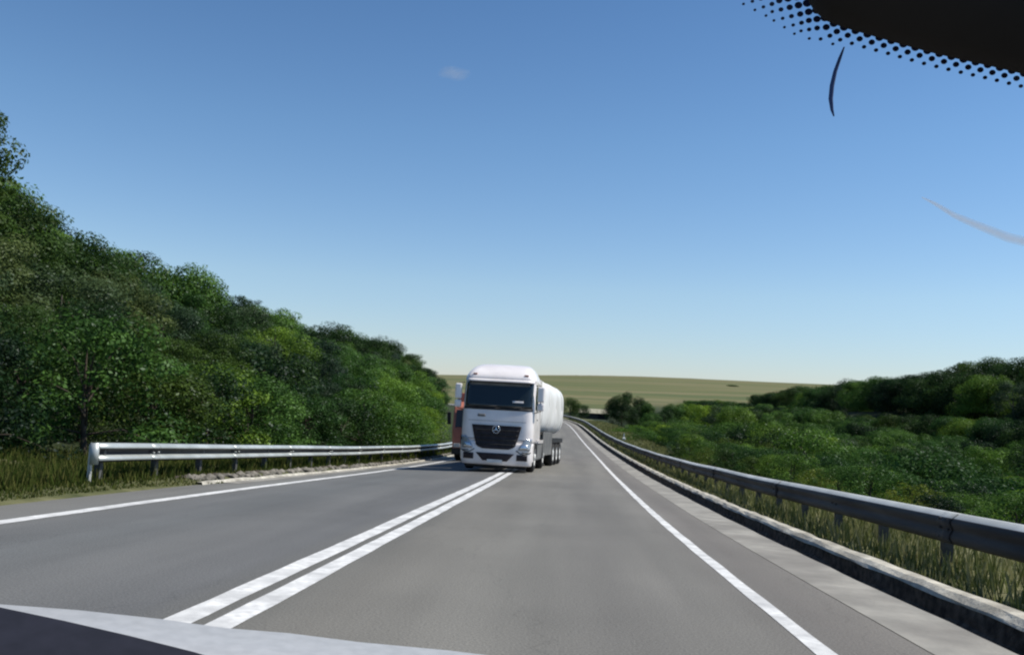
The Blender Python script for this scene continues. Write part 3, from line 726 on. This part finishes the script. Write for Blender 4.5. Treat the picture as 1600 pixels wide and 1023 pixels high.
def mound():
    # low pale earth mound at the foot of the trees, left edge
    X, Y = -9.9, 15.0
    mb = MB(); rings = []; n = 24
    for k, (r, z) in enumerate([(.9, -.15), (.75, .03), (.5, .10), (.25, .14), (.03, .15)]):
        rings.append([(X + r * 1.2 * math.cos(2 * math.pi * i / n) * (1 + .07 * math.sin(i * 2.3 + k)), Y + r * math.sin(2 * math.pi * i / n) * (1 + .07 * math.cos(i * 1.7 + k)), ground_z(X, Y) + z) for i in range(n)])
    mb.loft(rings); o = mb.build('earth_mound', noisy('mound_soil', (.06, .065, .025), (.14, .13, .06), 4, .95, bump=.6))
    tag(o, kind='structure')
mound()

# ------------------------------------------------------------------ the tanker lorry
def truck():
    white = noisy('lorry_white_paint', (.76, .71, .69), (.82, .78, .76), 1.6, .32, spec=.5, c2=(.52, .49, .49), scale2=1.1, amt2=.3); white.node_tree.nodes['Principled BSDF'].inputs['Coat Weight'].default_value = .4
    white2 = noisy('tank_white_paint', (.66, .66, .64), (.78, .78, .76), 1.0, .38, c2=(.5, .49, .46), scale2=.9, amt2=.4)
    glass = mat('dark_glass', (.012, .018, .02), .08, 0, .6)
    grille_m = noisy('grille_plastic', (.012, .009, .012), (.03, .024, .03), 5, .5)
    plast = noisy('black_plastic', (.014, .014, .015), (.03, .03, .03), 5, .6)
    grey = noisy('grey_panel', (.10, .10, .10), (.17, .17, .16), 2, .6)
    chrome = noisy('chrome', (.6, .6, .6), (.75, .75, .75), 3, .2, metal=.9)
    rub = noisy('tyre_rubber', (.012, .012, .012), (.03, .028, .026), 8, .85, bump=.3)
    lampm = noisy('headlamp_lens', (.30, .31, .33), (.45, .46, .48), 4, .15, metal=.4)
    orange = noisy('mirror_amber', (.45, .10, .03), (.6, .16, .06), 5, .4)
    mirr = mat('mirror_face', (.6, .6, .62), .05, 1)
    Y0 = 30.4; X0 = -.78 - 1.25 * math.cos(math.radians(3.6)) - .15; slope = (zr(Y0 + 6) - zr(Y0)) / 6
    root = empty('tank_truck', (X0, Y0, zr(Y0) + .005), (math.atan(slope), 0, -math.radians(3.6)))
    HW = 1.25
    YF = [(.2, .10), (.3, .03), (.62, 0), (.8, .0), (.95, .03), (1.2, .05), (1.55, .05), (2.05, .09), (2.15, .12), (3.1, .36), (3.14, .30), (3.2, .30), (3.4, .48), (3.6, .85), (3.72, 1.3), (3.75, 1.6)]
    HWT = [(.2, 1.2), (.5, 1.25), (3.15, 1.25), (3.3, 1.21), (3.55, 1.08), (3.7, .92), (3.75, .8)]
    def yfront(x, z):
        hw = lerp_table(HWT, z); R = .30 if z > 1.2 else .34; y = lerp_table(YF, z); y += .035 * (x / hw) ** 2
        t = (abs(x) - (hw - R)) / R
        if t > 0: y += R * (1 - math.sqrt(max(0, 1 - min(1, t) ** 2)))
        return y
    def ring(z, yb, n=14, extra=0):
        hw = lerp_table(HWT, z); pts = []
        xs = [hw * math.sin(math.pi / 2 * (-1 + 2 * i / (2 * n))) for i in range(2 * n + 1)]
        for x in xs: pts.append((x, yfront(x, z) - extra, z))
        ym = max(yb * .5, pts[-1][1] + .03); pts += [(hw, ym, z), (hw, yb - .06, z), (hw - .06, yb, z), (-hw + .06, yb, z), (-hw, yb - .06, z), (-hw, ym, z)]
        return pts
    zs = [1.0, 1.1, 1.3, 1.55, 1.8, 2.0, 2.1, 2.16, 2.4, 2.7, 3.0, 3.1, 3.14, 3.2, 3.3, 3.4, 3.5, 3.6, 3.68, 3.72, 3.75]
    mb = MB(); mb.loft([ring(z, 2.25) for z in zs]); mb.build('cab', white, root)
    def patch(name, xl, xr, z0, z1, off, m, th=.012, nx=16, nz=8, parent=root):
        """a panel that follows the curved cab front"""
        mb = MB(); vs = []
        for j in range(nz + 1):
            z = mix(z0, z1, j / nz); a, b = xl(z), xr(z)
            for i in range(nx + 1):
                x = mix(a, b, i / nx); vs.append((x, yfront(x, z) - off, z))
        mb.add(vs, [(j * (nx + 1) + i, j * (nx + 1) + i + 1, (j + 1) * (nx + 1) + i + 1, (j + 1) * (nx + 1) + i) for j in range(nz) for i in range(nx)], 0, True)
        return mb.build(name, m, parent, solid=th, fixn=False)
    K = lambda v: (lambda z: v)
    ws = patch('windscreen', K(-1.17), K(1.17), 2.16, 3.08, .008, glass, nx=26)
    mb = MB();                                   # white sheet lying behind the glass on the dashboard
    patch('paper', K(.48), K(.86), 2.36, 2.42, .018, white, th=.004, parent=ws)
    patch('sun_blind', K(-1.05), K(1.05), 2.93, 3.06, .016, grey, .004, 24, 1, ws)
    for a, b in ((-.1, .8), (-.95, -.05)):          # wipers
        mb = MB(); mb.tube([(a, yfront(a, 2.12) - .03, 2.11), ((a + b) / 2, yfront((a + b) / 2, 2.2) - .03, 2.2), (b, yfront(b, 2.22) - .03, 2.22)], .012, 6)
        mb.build('wiper', plast, root)
    mb = MB(); vs = [(x, yfront(x, 3.12) - (.16 if k else -.02), 3.06 + (0 if k else .12)) for x in np.linspace(-1.2, 1.2, 21) for k in (0, 1)]
    mb.add(vs, [(2 * i, 2 * i + 1, 2 * i + 3, 2 * i + 2) for i in range(20)], 0, True); mb.build('sun_visor', white, root, solid=.02)
    # grille: dark recess, four bars, the round three-pointed emblem
    gl = lambda z: -lerp_table([(.76, .45), (.80, .58), (.88, .68), (1.2, .77), (1.56, .86)], z); gr = lambda z: -gl(z)
    g = patch('grille', gl, gr, .76, 1.56, .034, grille_m, nx=20, nz=14)
    for z in (.9, 1.06, 1.22, 1.38):
        patch('bar', lambda q, z=z: gl(z) + .03, lambda q, z=z: gr(z) - .03, z, z + .03, .065, plast, .03, 16, 1, g)
    patch('bar', lambda q: gl(1.5) + .02, lambda q: gr(1.5) - .02, 1.53, 1.56, .04, plast, .03, 16, 1, g)
    mb = MB(); yc = yfront(0, 1.42) - .10; zc = 1.42; Rr = .125
    mb.tube([(Rr * math.cos(q), yc, zc + Rr * math.sin(q)) for q in np.linspace(0, 2 * math.pi, 25)], .013, 6)
    for k in range(3):
        q = math.pi / 2 + k * 2 * math.pi / 3
        tip = Vector((Rr * math.cos(q), yc, zc + Rr * math.sin(q)))
        a = Vector((.026 * math.cos(q + 1.05), yc - .012, zc + .026 * math.sin(q + 1.05))); b = Vector((.026 * math.cos(q - 1.05), yc - .012, zc + .026 * math.sin(q - 1.05)))
        mb.add([tip, a, Vector((0, yc - .02, zc)), b, Vector((0, yc + .01, zc))], [(0, 1, 2), (0, 2, 3), (0, 4, 1), (0, 3, 4)])
    mb.build('emblem', chrome, root)
    # bumper
    mb = MB(); mb.loft([ring(z, .72, extra=.02) for z in (.22, .26, .35, .5, .65, .8, .9, 1.0)]); mb.build('bumper', white, root)
    b1 = patch('lower_intake', lambda z: -lerp_table([(.36, .42), (.62, .66)], z), lambda z: lerp_table([(.36, .42), (.62, .66)], z), .36, .62, .033, grille_m, nz=5)
    for s in (-1, 1):
        patch('fog_lamp', (K(.74) if s > 0 else K(-1.1)), (K(1.1) if s > 0 else K(-.74)), .40, .60, .034, grille_m, nz=4)
        lo = lambda z: lerp_table([(.72, .78), (.9, .82), (1.18, 1.06)], z); hi = lambda z: lerp_table([(.72, 1.17), (1.12, 1.225)], z)
        h = patch('headlamp', (lo if s > 0 else lambda z: -hi(z)), (hi if s > 0 else lambda z: -lo(z)),   .75, 1.16, .034, lampm, nz=6)
        patch('lens', (lambda z: lo(z) + .05) if s > 0 else (lambda z: -hi(z) + .1), (lambda z: hi(z) - .1) if s > 0 else (lambda z: -lo(z) - .05), .80, .95, .044, chrome, .01, 8, 3, h)
        patch('indicator', (K(.92) if s > 0 else K(-1.19)), (K(1.19) if s > 0 else K(-.92)), .66, .70, .036, grey, .01, 8, 1)
    mb = MB(); mb.box(-.26, .26, -.055, -.04, .30, .41); mb.build('number_plate', noisy('plate_white', (.6, .6, .58), (.7, .7, .68), 4, .5), root)
    mb = MB(); mb.tube([(-.9, -.035, 1.75), (0, yfront(0, 1.75) - .02, 1.75), (.9, -.035, 1.75)], .001, 4)
    patch('badge', K(-.68), K(-.42), 1.84, 1.93, .008, grey, .006, 4, 2)
    # lower apron under the bumper
    mb = MB(); mb.box(-1.05, 1.05, .25, .5, .12, .3); mb.build('apron', plast, root, bevel=.02)
    # panel gaps, headlamp recess, black trim under the windscreen
    patch('trim', K(-1.19), K(1.19), 2.085, 2.16, .012, plast, nx=26, nz=1)
    patch('trim', K(-1.21), K(1.21), 1.085, 1.10, .010, plast, .004, 24, 1)
    patch('trim', K(-1.0), K(1.0), 1.70, 1.712, .004, grey, .004, 24, 1)
    for s in (-1, 1):
        for (p, q) in (((.72, .74), (1.2, .70)),):
            pts_ = [(s * mix(p[0], q[0], t), yfront(s * mix(p[0], q[0], t), mix(p[1], q[1], t) - .1 * math.sin(math.pi * t)) - .02, mix(p[1], q[1], t) - .1 * math.sin(math.pi * t)) for t in np.linspace(0, 1, 9)]
            mb = MB(); mb.tube(pts_, .022, 6); mb.build('trim', grey, root)
    # sides
    for s in (-1, 1):
        x = s * 1.252
        mb = MB(); mb.add([(x, .50, 2.18), (x, 1.42, 2.1), (x, 1.42, 2.92), (x, .66, 3.0), (x, .5, 2.6)], [(0, 1, 2, 3, 4)]); mb.build('side_window', glass, root, solid=.012, fixn=False)
        mb = MB(); mb.box(*sorted((s * 1.253, s * 1.275)), 1.3, 1.4, 1.8, 1.84); mb.build('door_handle', plast, root)
        mb = MB(); mb.tube([(x, .42, 3.0), (s * 1.42, .34, 2.98), (s * 1.44, .33, 2.1), (x, .44, 2.05)], .02, 6)
        mr = mb.build('mirror_bracket', plast, root)
        mb = MB(); mb.box(*sorted((s * 1.33, s * 1.56)), .26, .40, 2.42, 2.95); mb.box(*sorted((s * 1.33, s * 1.56)), .27, .40, 2.12, 2.38)
        mb.build('mirror_housing', white if s > 0 else [white, orange][0], mr, bevel=.05)
        mb = MB(); mb.box(*sorted((s * 1.35, s * 1.54)), .402, .408, 2.45, 2.92); mb.build('mirror_glass', mirr, mr)
        # wheel arch over the front wheel, steps
        mb = MB(); vs = []
        for i in range(15):
            q = math.pi * i / 14; vs += [(s * .85, 1.42 - .62 * math.cos(q), .52 + .60 * math.sin(q)), (s * 1.25, 1.42 - .62 * math.cos(q), .52 + .60 * math.sin(q))]
        mb.add(vs, [(2 * i, 2 * i + 1, 2 * i + 3, 2 * i + 2) for i in range(14)], 0, True); mb.build('mudguard', plast, root, solid=.03)
        mb = MB(); mb.box(*sorted((s * 1.0, s * 1.245)), .5, .8, .35, 1.0); mb.build('step', white, root, bevel=.03)
        # cab side deflector behind the cab, side skirt
        mb = MB(); mb.box(*sorted((s * 1.19, s * 1.245)), 2.27, 2.95, 1.1, 3.3); mb.build('side_fairing', white, root, bevel=.02)
        mb = MB(); mb.box(*sorted((s * .75, s * 1.235)), 2.1, 4.3, .38, 1.05); mb.build('side_tank', grey, root, bevel=.06)
        if s > 0:
            mb = MB(); mb.box(1.246, 1.27, 2.2, 4.3, 1.0, 1.12); mb.build('rail', white, root)
    # marker lamps on roof edge
    for x in (-.9, .9):
        mb = MB(); mb.box(x - .07, x + .07, yfront(x, 3.3) - .03, yfront(x, 3.3) + .02, 3.3, 3.34); mb.build('marker_lamp', orange, root)
    # chassis
    mb = MB(); mb.box(-.45, -.35, 1, 6.3, .75, 1.05); mb.box(.35, .45, 1, 6.3, .75, 1.05); mb.box(-.45, .45, 1.2, 1.4, .7, 1.0); mb.box(-.7, .7, 4.2, 5.6, 1.06, 1.2)
    mb.build('chassis', plast, root)
    def wheel(x, y, s, par, dual=False, cap=True):
        w = .31 if not dual else .6
        mb = MB(); R = .52
        prof = [(-w / 2, .30), (-w / 2, .44), (-w / 2 + .03, .50), (-w / 2 + .06, R), (w / 2 - .06, R), (w / 2 - .03, .50), (w / 2, .44), (w / 2, .30)]
        mb.lathe_x(x, y, R, prof, 30); t = mb.build('wheel', rub, par, fixn=False)
        mb = MB(); e = s * w / 2
        mb.lathe_x(x, y, R, [(e, .31), (e - s * .02, .285), (e - s * .10, .24), (e - s * .10, .13), (e - s * .0, .12), (e + s * .03, .10), (e + s * .04, .001)], 24)
        mb.build('rim', whiterim, t, fixn=False)
    whiterim = noisy('rim_paint', (.45, .45, .43), (.6, .6, .58), 4, .5)
    for s in (-1, 1):
        wheel(s * 1.08, 1.42, s, root); wheel(s * .93, 5.05, s, root, True)
        mb = MB(); vs = []
        for i in range(13):
            q = math.pi * i / 12; vs += [(s * .62, 5.05 - .62 * math.cos(q), .55 + .58 * math.sin(q)), (s * 1.25, 5.05 - .62 * math.cos(q), .55 + .58 * math.sin(q))]
        mb.add(vs, [(2 * i, 2 * i + 1, 2 * i + 3, 2 * i + 2) for i in range(12)], 0, True); mb.build('mudguard', plast, root, solid=.03)
    # trailer, turned slightly more than the tractor about its kingpin
    tr = bpy.data.objects.new('trailer', None)
    mbt = MB(); HWt, RZ, ZC = 1.23, 1.12, 2.42
    rings = []
    for (y, k) in [(-1.15, .02), (-1.14, .55), (-1.08, .8), (-.95, .93), (-.75, 1), (1.5, 1), (1.52, 1.015), (1.58, 1.015), (1.6, 1), (4.0, 1), (4.02, 1.015), (4.08, 1.015), (4.1, 1), (6.5, 1), (7.2, 1), (7.5, .93), (7.62, .8), (7.68, .55), (7.7, .02)]:
        rr_ = []
        for i in range(40):
            q = 2 * math.pi * i / 40; c_, s_ = math.cos(q), math.sin(q)
            rr_.append((HWt * k * math.copysign(abs(c_) ** .5, c_), y, ZC + .04 * (y > 0) * 0 + RZ * k * math.copysign(abs(s_) ** .55, s_)))
        rings.append(rr_)
    mbt.loft(rings); tank = mbt.build('trailer', white2, root)
    tank.location = (0, 4.4, 0); tank.rotation_euler = (0, 0, -math.radians(2.6))
    mb = MB(); mb.box(-.32, .32, -.6, 7.2, ZC + RZ + .015, ZC + RZ + .05)
    for y in (.2, 2.8, 5.3): mb.tube([(0, y, ZC + RZ), (0, y, ZC + RZ + .12)], .25, 14)
    mb.build('walkway', grey, tank)
    mb = MB()
    for x in (-.4, .4): mb.box(x - .06, x + .06, .2, 7.6, .95, 1.3)
    mb.box(-.4, .4, 3.0, 7.2, .9, 1.0); mb.build('trailer_chassis', plast, tank)
    for y in (-.4, 1.55, 4.05, 6.4):                      # bands round the tank
        mb = MB(); vs = []
        for i in range(41):
            q = 2 * math.pi * i / 40; c_, s_ = math.cos(q), math.sin(q)
            for w_ in (-.02, .02): vs.append((HWt * 1.012 * math.copysign(abs(c_) ** .5, c_), y + w_, ZC + RZ * 1.012 * math.copysign(abs(s_) ** .55, s_)))
        mb.add(vs, [(2 * i, 2 * i + 1, 2 * i + 3, 2 * i + 2) for i in range(40)], 0, True); mb.build('tank_band', white2, tank, solid=.016, fixn=False)
    mb = MB()
    for x in (1.0, 1.22): mb.tube([(x * .9, -1.0, 1.3), (x * .95, -1.18, 2.4), (x * .8, -1.0, 3.5)], .02, 6)
    for z in np.arange(1.4, 3.4, .3): mb.tube([(.9, -1.12, z), (1.14, -1.12, z)], .014, 5)
    mb.build('ladder', grey, tank)
    for s in (-1, 1):
        mb = MB(); mb.box(*sorted((s * 1.19, s * 1.23)), .3, 3.25, .5, 1.42); mb.build('side_skirt', grey, tank, bevel=.01)
        mb = MB(); mb.box(*sorted((s * .95, s * 1.24)), 3.35, 7.35, 1.12, 1.18); mb.box(*sorted((s * 1.2, s * 1.24)), 3.35, 7.35, .98, 1.17); mb.build('mudguard', plast, tank, bevel=.02)
        for y in (4.0, 5.3, 6.6):
            w = .385; x = s * 1.03; R = .52
            mb = MB(); mb.lathe_x(x, y, R, [(-w / 2, .30), (-w / 2, .44), (-w / 2 + .06, R), (w / 2 - .06, R), (w / 2, .44), (w / 2, .30)], 28)
            e = s * w / 2
            mb.build('trailer_wheel', rub, tank, fixn=False)
            mb = MB(); mb.lathe_x(x, y, R, [(e, .31), (e - s * .02, .28), (e - s * .06, .2), (e + s * .01, .12), (e + s * .02, .001)], 24); mb.build('trailer_rim', whiterim, tank, fixn=False)
    for s in (-.5, .5):                                 # landing legs
        mb = MB(); mb.box(s - .06, s + .06, 1.0, 1.12, .3, 1.3); mb.box(s - .12, s + .12, .96, 1.16, .26, .3); mb.build('landing_leg', grey, tank)
    bpy.data.objects.remove(tr)
    tag(root, 'white articulated tank truck with dark grille crossing the double line towards the camera', 'truck')
truck()

def red_lorry():
    red = noisy('faded_red_paint', (.42, .14, .09), (.55, .22, .15), 1.5, .45, c2=(.3, .09, .06), scale2=1, amt2=.5)
    dark = mat('cab_glass', (.012, .014, .016), .1); black = noisy('lorry_black_plastic', (.015, .015, .015), (.03, .03, .03), 5, .7)
    cover = noisy('tarpaulin', (.30, .12, .08), (.42, .18, .12), 2, .7); rub = noisy('lorry_tyre', (.012, .012, .012), (.028, .027, .025), 8, .9)
    lens = noisy('lorry_lamp', (.4, .4, .4), (.6, .6, .58), 5, .2)
    Y = 43.0; X = -3.92
    root = empty('box_lorry', (X, Y, zr(Y) + fall(-4.5, Y)), (math.atan((zr(50) - zr(43)) / 7), -.05, -.012))
    mb = MB(); mb.loft([[(-1.2, .1, .35), (1.2, .1, .35), (1.2, 2.0, .35), (-1.2, 2.0, .35)], [(-1.22, 0, .6), (1.22, 0, .6), (1.22, 2.0, .6), (-1.22, 2.0, .6)], [(-1.22, .03, 1.5), (1.22, .03, 1.5), (1.22, 2.0, 1.5), (-1.22, 2.0, 1.5)],
        [(-1.16, .32, 2.6), (1.16, .32, 2.6), (1.18, 2.0, 2.6), (-1.18, 2.0, 2.6)], [(-1.05, .6, 2.85), (1.05, .6, 2.85), (1.1, 2.0, 2.85), (-1.1, 2.0, 2.85)]], smooth=False)
    mb.build('cab', red, root, bevel=.05)
    mb = MB(); mb.add([(-1.08, .02, 1.62), (1.08, .02, 1.62), (1.04, .24, 2.45), (-1.04, .24, 2.45)], [(0, 1, 2, 3)]); mb.build('windscreen', dark, root, solid=.02)
    mb = MB(); mb.box(-.8, .8, -.03, 0, .8, 1.25); mb.build('grille', black, root, bevel=.01)
    mb = MB(); mb.box(-1.24, 1.24, -.12, .1, .3, .62); mb.build('bumper', black, root, bevel=.03)
    mb = MB(); mb.box(-1.2, 1.2, 2.15, 8.2, 1.0, 3.35); mb.build('load_box', cover, root, bevel=.04)
    mb = MB(); mb.box(-.4, .4, .5, 8.0, .6, .95); mb.build('chassis', black, root)
    for s in (-1, 1):
        mb = MB(); mb.box(*sorted((s * .82, s * 1.14)), -.14, -.10, .66, .84); mb.build('headlamp', lens, root, bevel=.01)
        mb = MB(); mb.box(*sorted((s * 1.3, s * 1.48)), .1, .2, 1.75, 2.35); m_ = mb.build('mirror', black, root, bevel=.03)
        mb = MB(); mb.add([(s * 1.215, .35, 1.62), (s * 1.215, 1.2, 1.6), (s * 1.19, 1.2, 2.4), (s * 1.19, .5, 2.42)], [(0, 1, 2, 3)]); mb.build('side_window', dark, root, solid=.03)
        for y in (1.0, 6.4):
            mb = MB(); mb.lathe_x(s * 1.05, y, .5, [(-.15, .001), (-.15, .44), (-.1, .5), (.1, .5), (.15, .44), (.15, .28), (.1, .2), (.12, .001)], 24); mb.build('wheel', rub, root, fixn=False)
    tag(root, 'faded red lorry almost wholly hidden behind the left side of the tank truck', 'lorry')
red_lorry()

# ------------------------------------------------------------------ the car the picture is taken from
def own_car():
    root = empty('car', tuple(Vector((0, 0, 0))))
    silver = noisy('silver_car_paint', (.33, .33, .33), (.38, .38, .38), 40, .4, metal=.0, spec=.5)
    dash = noisy('dashboard_plastic', (.006, .006, .011), (.010, .010, .017), 60, .75)
    brown = noisy('mirror_foot_plastic', (.006, .0045, .004), (.011, .009, .008), 20, .7)
    frit = mat('ceramic_print', (.006, .010, .045), .5)
    # bonnet: a curved sheet falling away forward and to the right; its far edge is what one sees
    edge = [(-420, 905), (-200, 928), (0, 949), (120, 958), (250, 972), (350, 986), (450, 994), (560, 1008), (700, 1021), (900, 1046), (1200, 1090)]
    rows = []
    top = [at_depth(x, y, 1.55) for x, y in edge]
    for k, (back, lift) in enumerate([(-.14, -.16), (-.06, -.05), (0, 0), (.12, .018), (.30, .030), (.5, .03), (.72, .02)]):
        rows.append([Vector((p.x * (1 - back * .12), p.y - back, p.z + lift * .6 - (back * -.02 if back > 0 else 0) - max(0, back) * .03)) for p in top])
    # pull rows nearer the camera down so that the crest stays the outline
    mb = MB(); n = len(top)
    for k, r in enumerate(rows):
        if k > 2:
            b = (.12, .30, .5, .72)[k - 3]
            rows[k] = [Vector((p.x * (1 - b * .05), p.y - b, p.z - b * .02 + .0)) for p in top]
    mb.add([p for r in rows for p in r], [(j * n + i, j * n + i + 1, (j + 1) * n + i + 1, (j + 1) * n + i) for j in range(len(rows) - 1) for i in range(n - 1)], 0, True)
    mb.build('bonnet', silver, root, solid=.012, fixn=False, subsurf=0)
    # dashboard top, in the lower left corner
    de = [(-500, 830), (-300, 880), (-100, 927), (0, 953), (100, 974), (200, 997), (300, 1022), (420, 1058), (600, 1110)]
    far = [at_depth(x, y, .62) for x, y in de]
    r1 = far; r2 = [p + Vector((0, -.1, .0 - .022)) for p in far]; r3 = [p + Vector((0, -.35, -.10)) for p in far]; r0 = [p + Vector((0, .012, -.012)) for p in far]; rb = [p + Vector((0, .015, -.12)) for p in far]
    mb = MB(); n = len(far); rws = [rb, r0, r1, r2, r3]
    mb.add([p for r in rws for p in r], [(j * n + i, j * n + i + 1, (j + 1) * n + i + 1, (j + 1) * n + i) for j in range(len(rws) - 1) for i in range(n - 1)], 0, True)
    mb.build('dashboard', dash, root, solid=.004, fixn=False)
    # mirror foot housing behind the windscreen
    D = .26
    bd = [(1262, -40), (1268, 0), (1276, 14), (1292, 28), (1318, 38), (1352, 48), (1400, 62), (1450, 76), (1500, 88), (1550, 99), (1600, 111), (1640, 121)]
    outer = [at_depth(x, y, D) for x, y in bd]
    mb = MB(); rws = []
    for k, (shift, dep) in enumerate([(0, 0), (.004, -.004), (.016, -.010), (.04, -.014), (.12, -.01)]):
        rws.append([p + BU * shift * .8 + BR * shift * .15 + BF * dep for p in outer])
    rws.insert(0, [p * 1.05 + BU * .003 for p in outer]); n = len(outer)
    rws.append([p + BF * .03 for p in rws[-1]])
    mb.add([p for r in rws for p in r], [(j * n + i, j * n + i + 1, (j + 1) * n + i + 1, (j + 1) * n + i) for j in range(len(rws) - 1) for i in range(n - 1)], 0, True)
    mb.build('mirror_foot', brown, root, solid=.002, fixn=False)
    # printed dots on the windscreen along that edge: discs of print a fraction of a millimetre thick
    DW = .275
    path = [(1150, -52), (1180, -36), (1215, -18), (1240, -2), (1262, 12), (1290, 33), (1318, 42), (1352, 52), (1400, 65), (1450, 79), (1500, 91), (1550, 102), (1600, 114), (1660, 130)]
    seg = [(0.0, path[0])]
    for a, b in zip(path, path[1:]): seg.append((seg[-1][0] + math.dist(a, b), b))
    tx = [(s, p[0]) for s, p in seg]; ty = [(s, p[1]) for s, p in seg]; tot = seg[-1][0]
    mb = MB(); nd = 0
    for row in range(-3, 6):
        s = 9.7 * (row % 2); k = 0
        while s < tot:
            x, y = lerp_table(tx, s), lerp_table(ty, s); x2, y2 = lerp_table(tx, min(tot, s + 4)), lerp_table(ty, min(tot, s + 4)); x1, y1 = lerp_table(tx, max(0, s - 4)), lerp_table(ty, max(0, s - 4))
            d = math.hypot(x2 - x1, y2 - y1); nx, ny = -(y2 - y1) / d, (x2 - x1) / d
            wide = sstep(1330, 1250, x)                  # the band is wider left of the foot
            off = row * 10.2 + 1 * (1 - wide)
            if off < -2 and wide < .05: s += 19.4; continue
            px, py = x + nx * off + wide * 10, y + ny * off
            reach = mix(31, 52, wide)
            r = 7.6 * (1 - sstep(-14, reach + 6, off) * .72)
            if off <= reach and px > 1150 + 0 * py and r > 2.2:
                c = at_depth(px, py, DW); rad = r / F * DW
                vs = [c + BR * rad * math.cos(q) + BU * rad * .86 * math.sin(q) for q in np.linspace(0, 2 * math.pi, 13)[:-1]]
                mb.add(vs, [tuple(range(12))]); nd += 1
            s += 19.4
    o = mb.build('windscreen_dots', frit, root, solid=.0003, fixn=False); o['kind'] = 'stuff'
    # short dark thread stuck to the glass, and pale glass reflections built as thin translucent shapes
    pts = [at_depth(x, y, DW) for x, y in [(1319, 74), (1312, 92), (1305, 112), (1300, 134), (1298, 155), (1300, 172), (1303, 182)]]
    mb = MB(); mb.tube(pts, [.00025, .0005, .0006, .0007, .0007, .0005, .0002], 8)
    mb.build('thread', mat('thread', (.02, .05, .16), .7), root)
    sm = bpy.data.materials.new('painted_reflection'); sm.use_nodes = True; sm.node_tree.nodes.clear()
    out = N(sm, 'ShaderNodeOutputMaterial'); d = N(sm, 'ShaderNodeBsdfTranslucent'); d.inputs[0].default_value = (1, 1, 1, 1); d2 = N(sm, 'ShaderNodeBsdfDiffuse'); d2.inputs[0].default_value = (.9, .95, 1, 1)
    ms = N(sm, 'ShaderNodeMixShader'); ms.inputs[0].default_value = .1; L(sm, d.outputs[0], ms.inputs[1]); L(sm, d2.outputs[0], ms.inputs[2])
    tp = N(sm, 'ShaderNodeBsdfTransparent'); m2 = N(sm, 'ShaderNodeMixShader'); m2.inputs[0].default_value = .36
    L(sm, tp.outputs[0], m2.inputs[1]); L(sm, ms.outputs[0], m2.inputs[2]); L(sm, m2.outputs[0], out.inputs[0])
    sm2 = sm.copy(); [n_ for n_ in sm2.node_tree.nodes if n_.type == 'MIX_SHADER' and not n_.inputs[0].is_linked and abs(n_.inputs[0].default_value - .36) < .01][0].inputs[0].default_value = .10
    c = [(1440, 308), (1462, 319), (1490, 336), (1520, 349), (1550, 361), (1575, 371), (1600, 377), (1640, 380)]; w = [.5, 2, 3, 3.8, 4.4, 4.8, 5, 5]
    mb = MB()
    for lay, kk in enumerate((1.5, 1.0, .55)):
        vs = []
        for (x, y), k in zip(c, w): vs += [at_depth(x + k * kk * .4, y - k * kk, DW + .0004 * lay), at_depth(x - k * kk * .4, y + k * kk, DW + .0004 * lay)]
        mb.add(vs, [(2 * i, 2 * i + 1, 2 * i + 3, 2 * i + 2) for i in range(len(c) - 1)], 0, True)
    mb.build('painted_reflection', sm, root, fixn=False)
    mb = MB()
    for lay, kk in enumerate((1.0, .8, .55, .3)):
        mb.add([at_depth(710 + 25 * kk * math.cos(q), 115 + 11 * kk * math.sin(q) - 2 * math.cos(q * 3), DW + .0004 * lay) for q in np.linspace(0, 2 * math.pi, 25)[:-1]], [tuple(range(24))])
    mb.build('painted_reflection', sm2, root, fixn=False)  # reflected pale spot, built as layered discs
    tag(root, 'the car one looks out of: silver bonnet, black dashboard and dotted windscreen edge', 'car')
own_car()
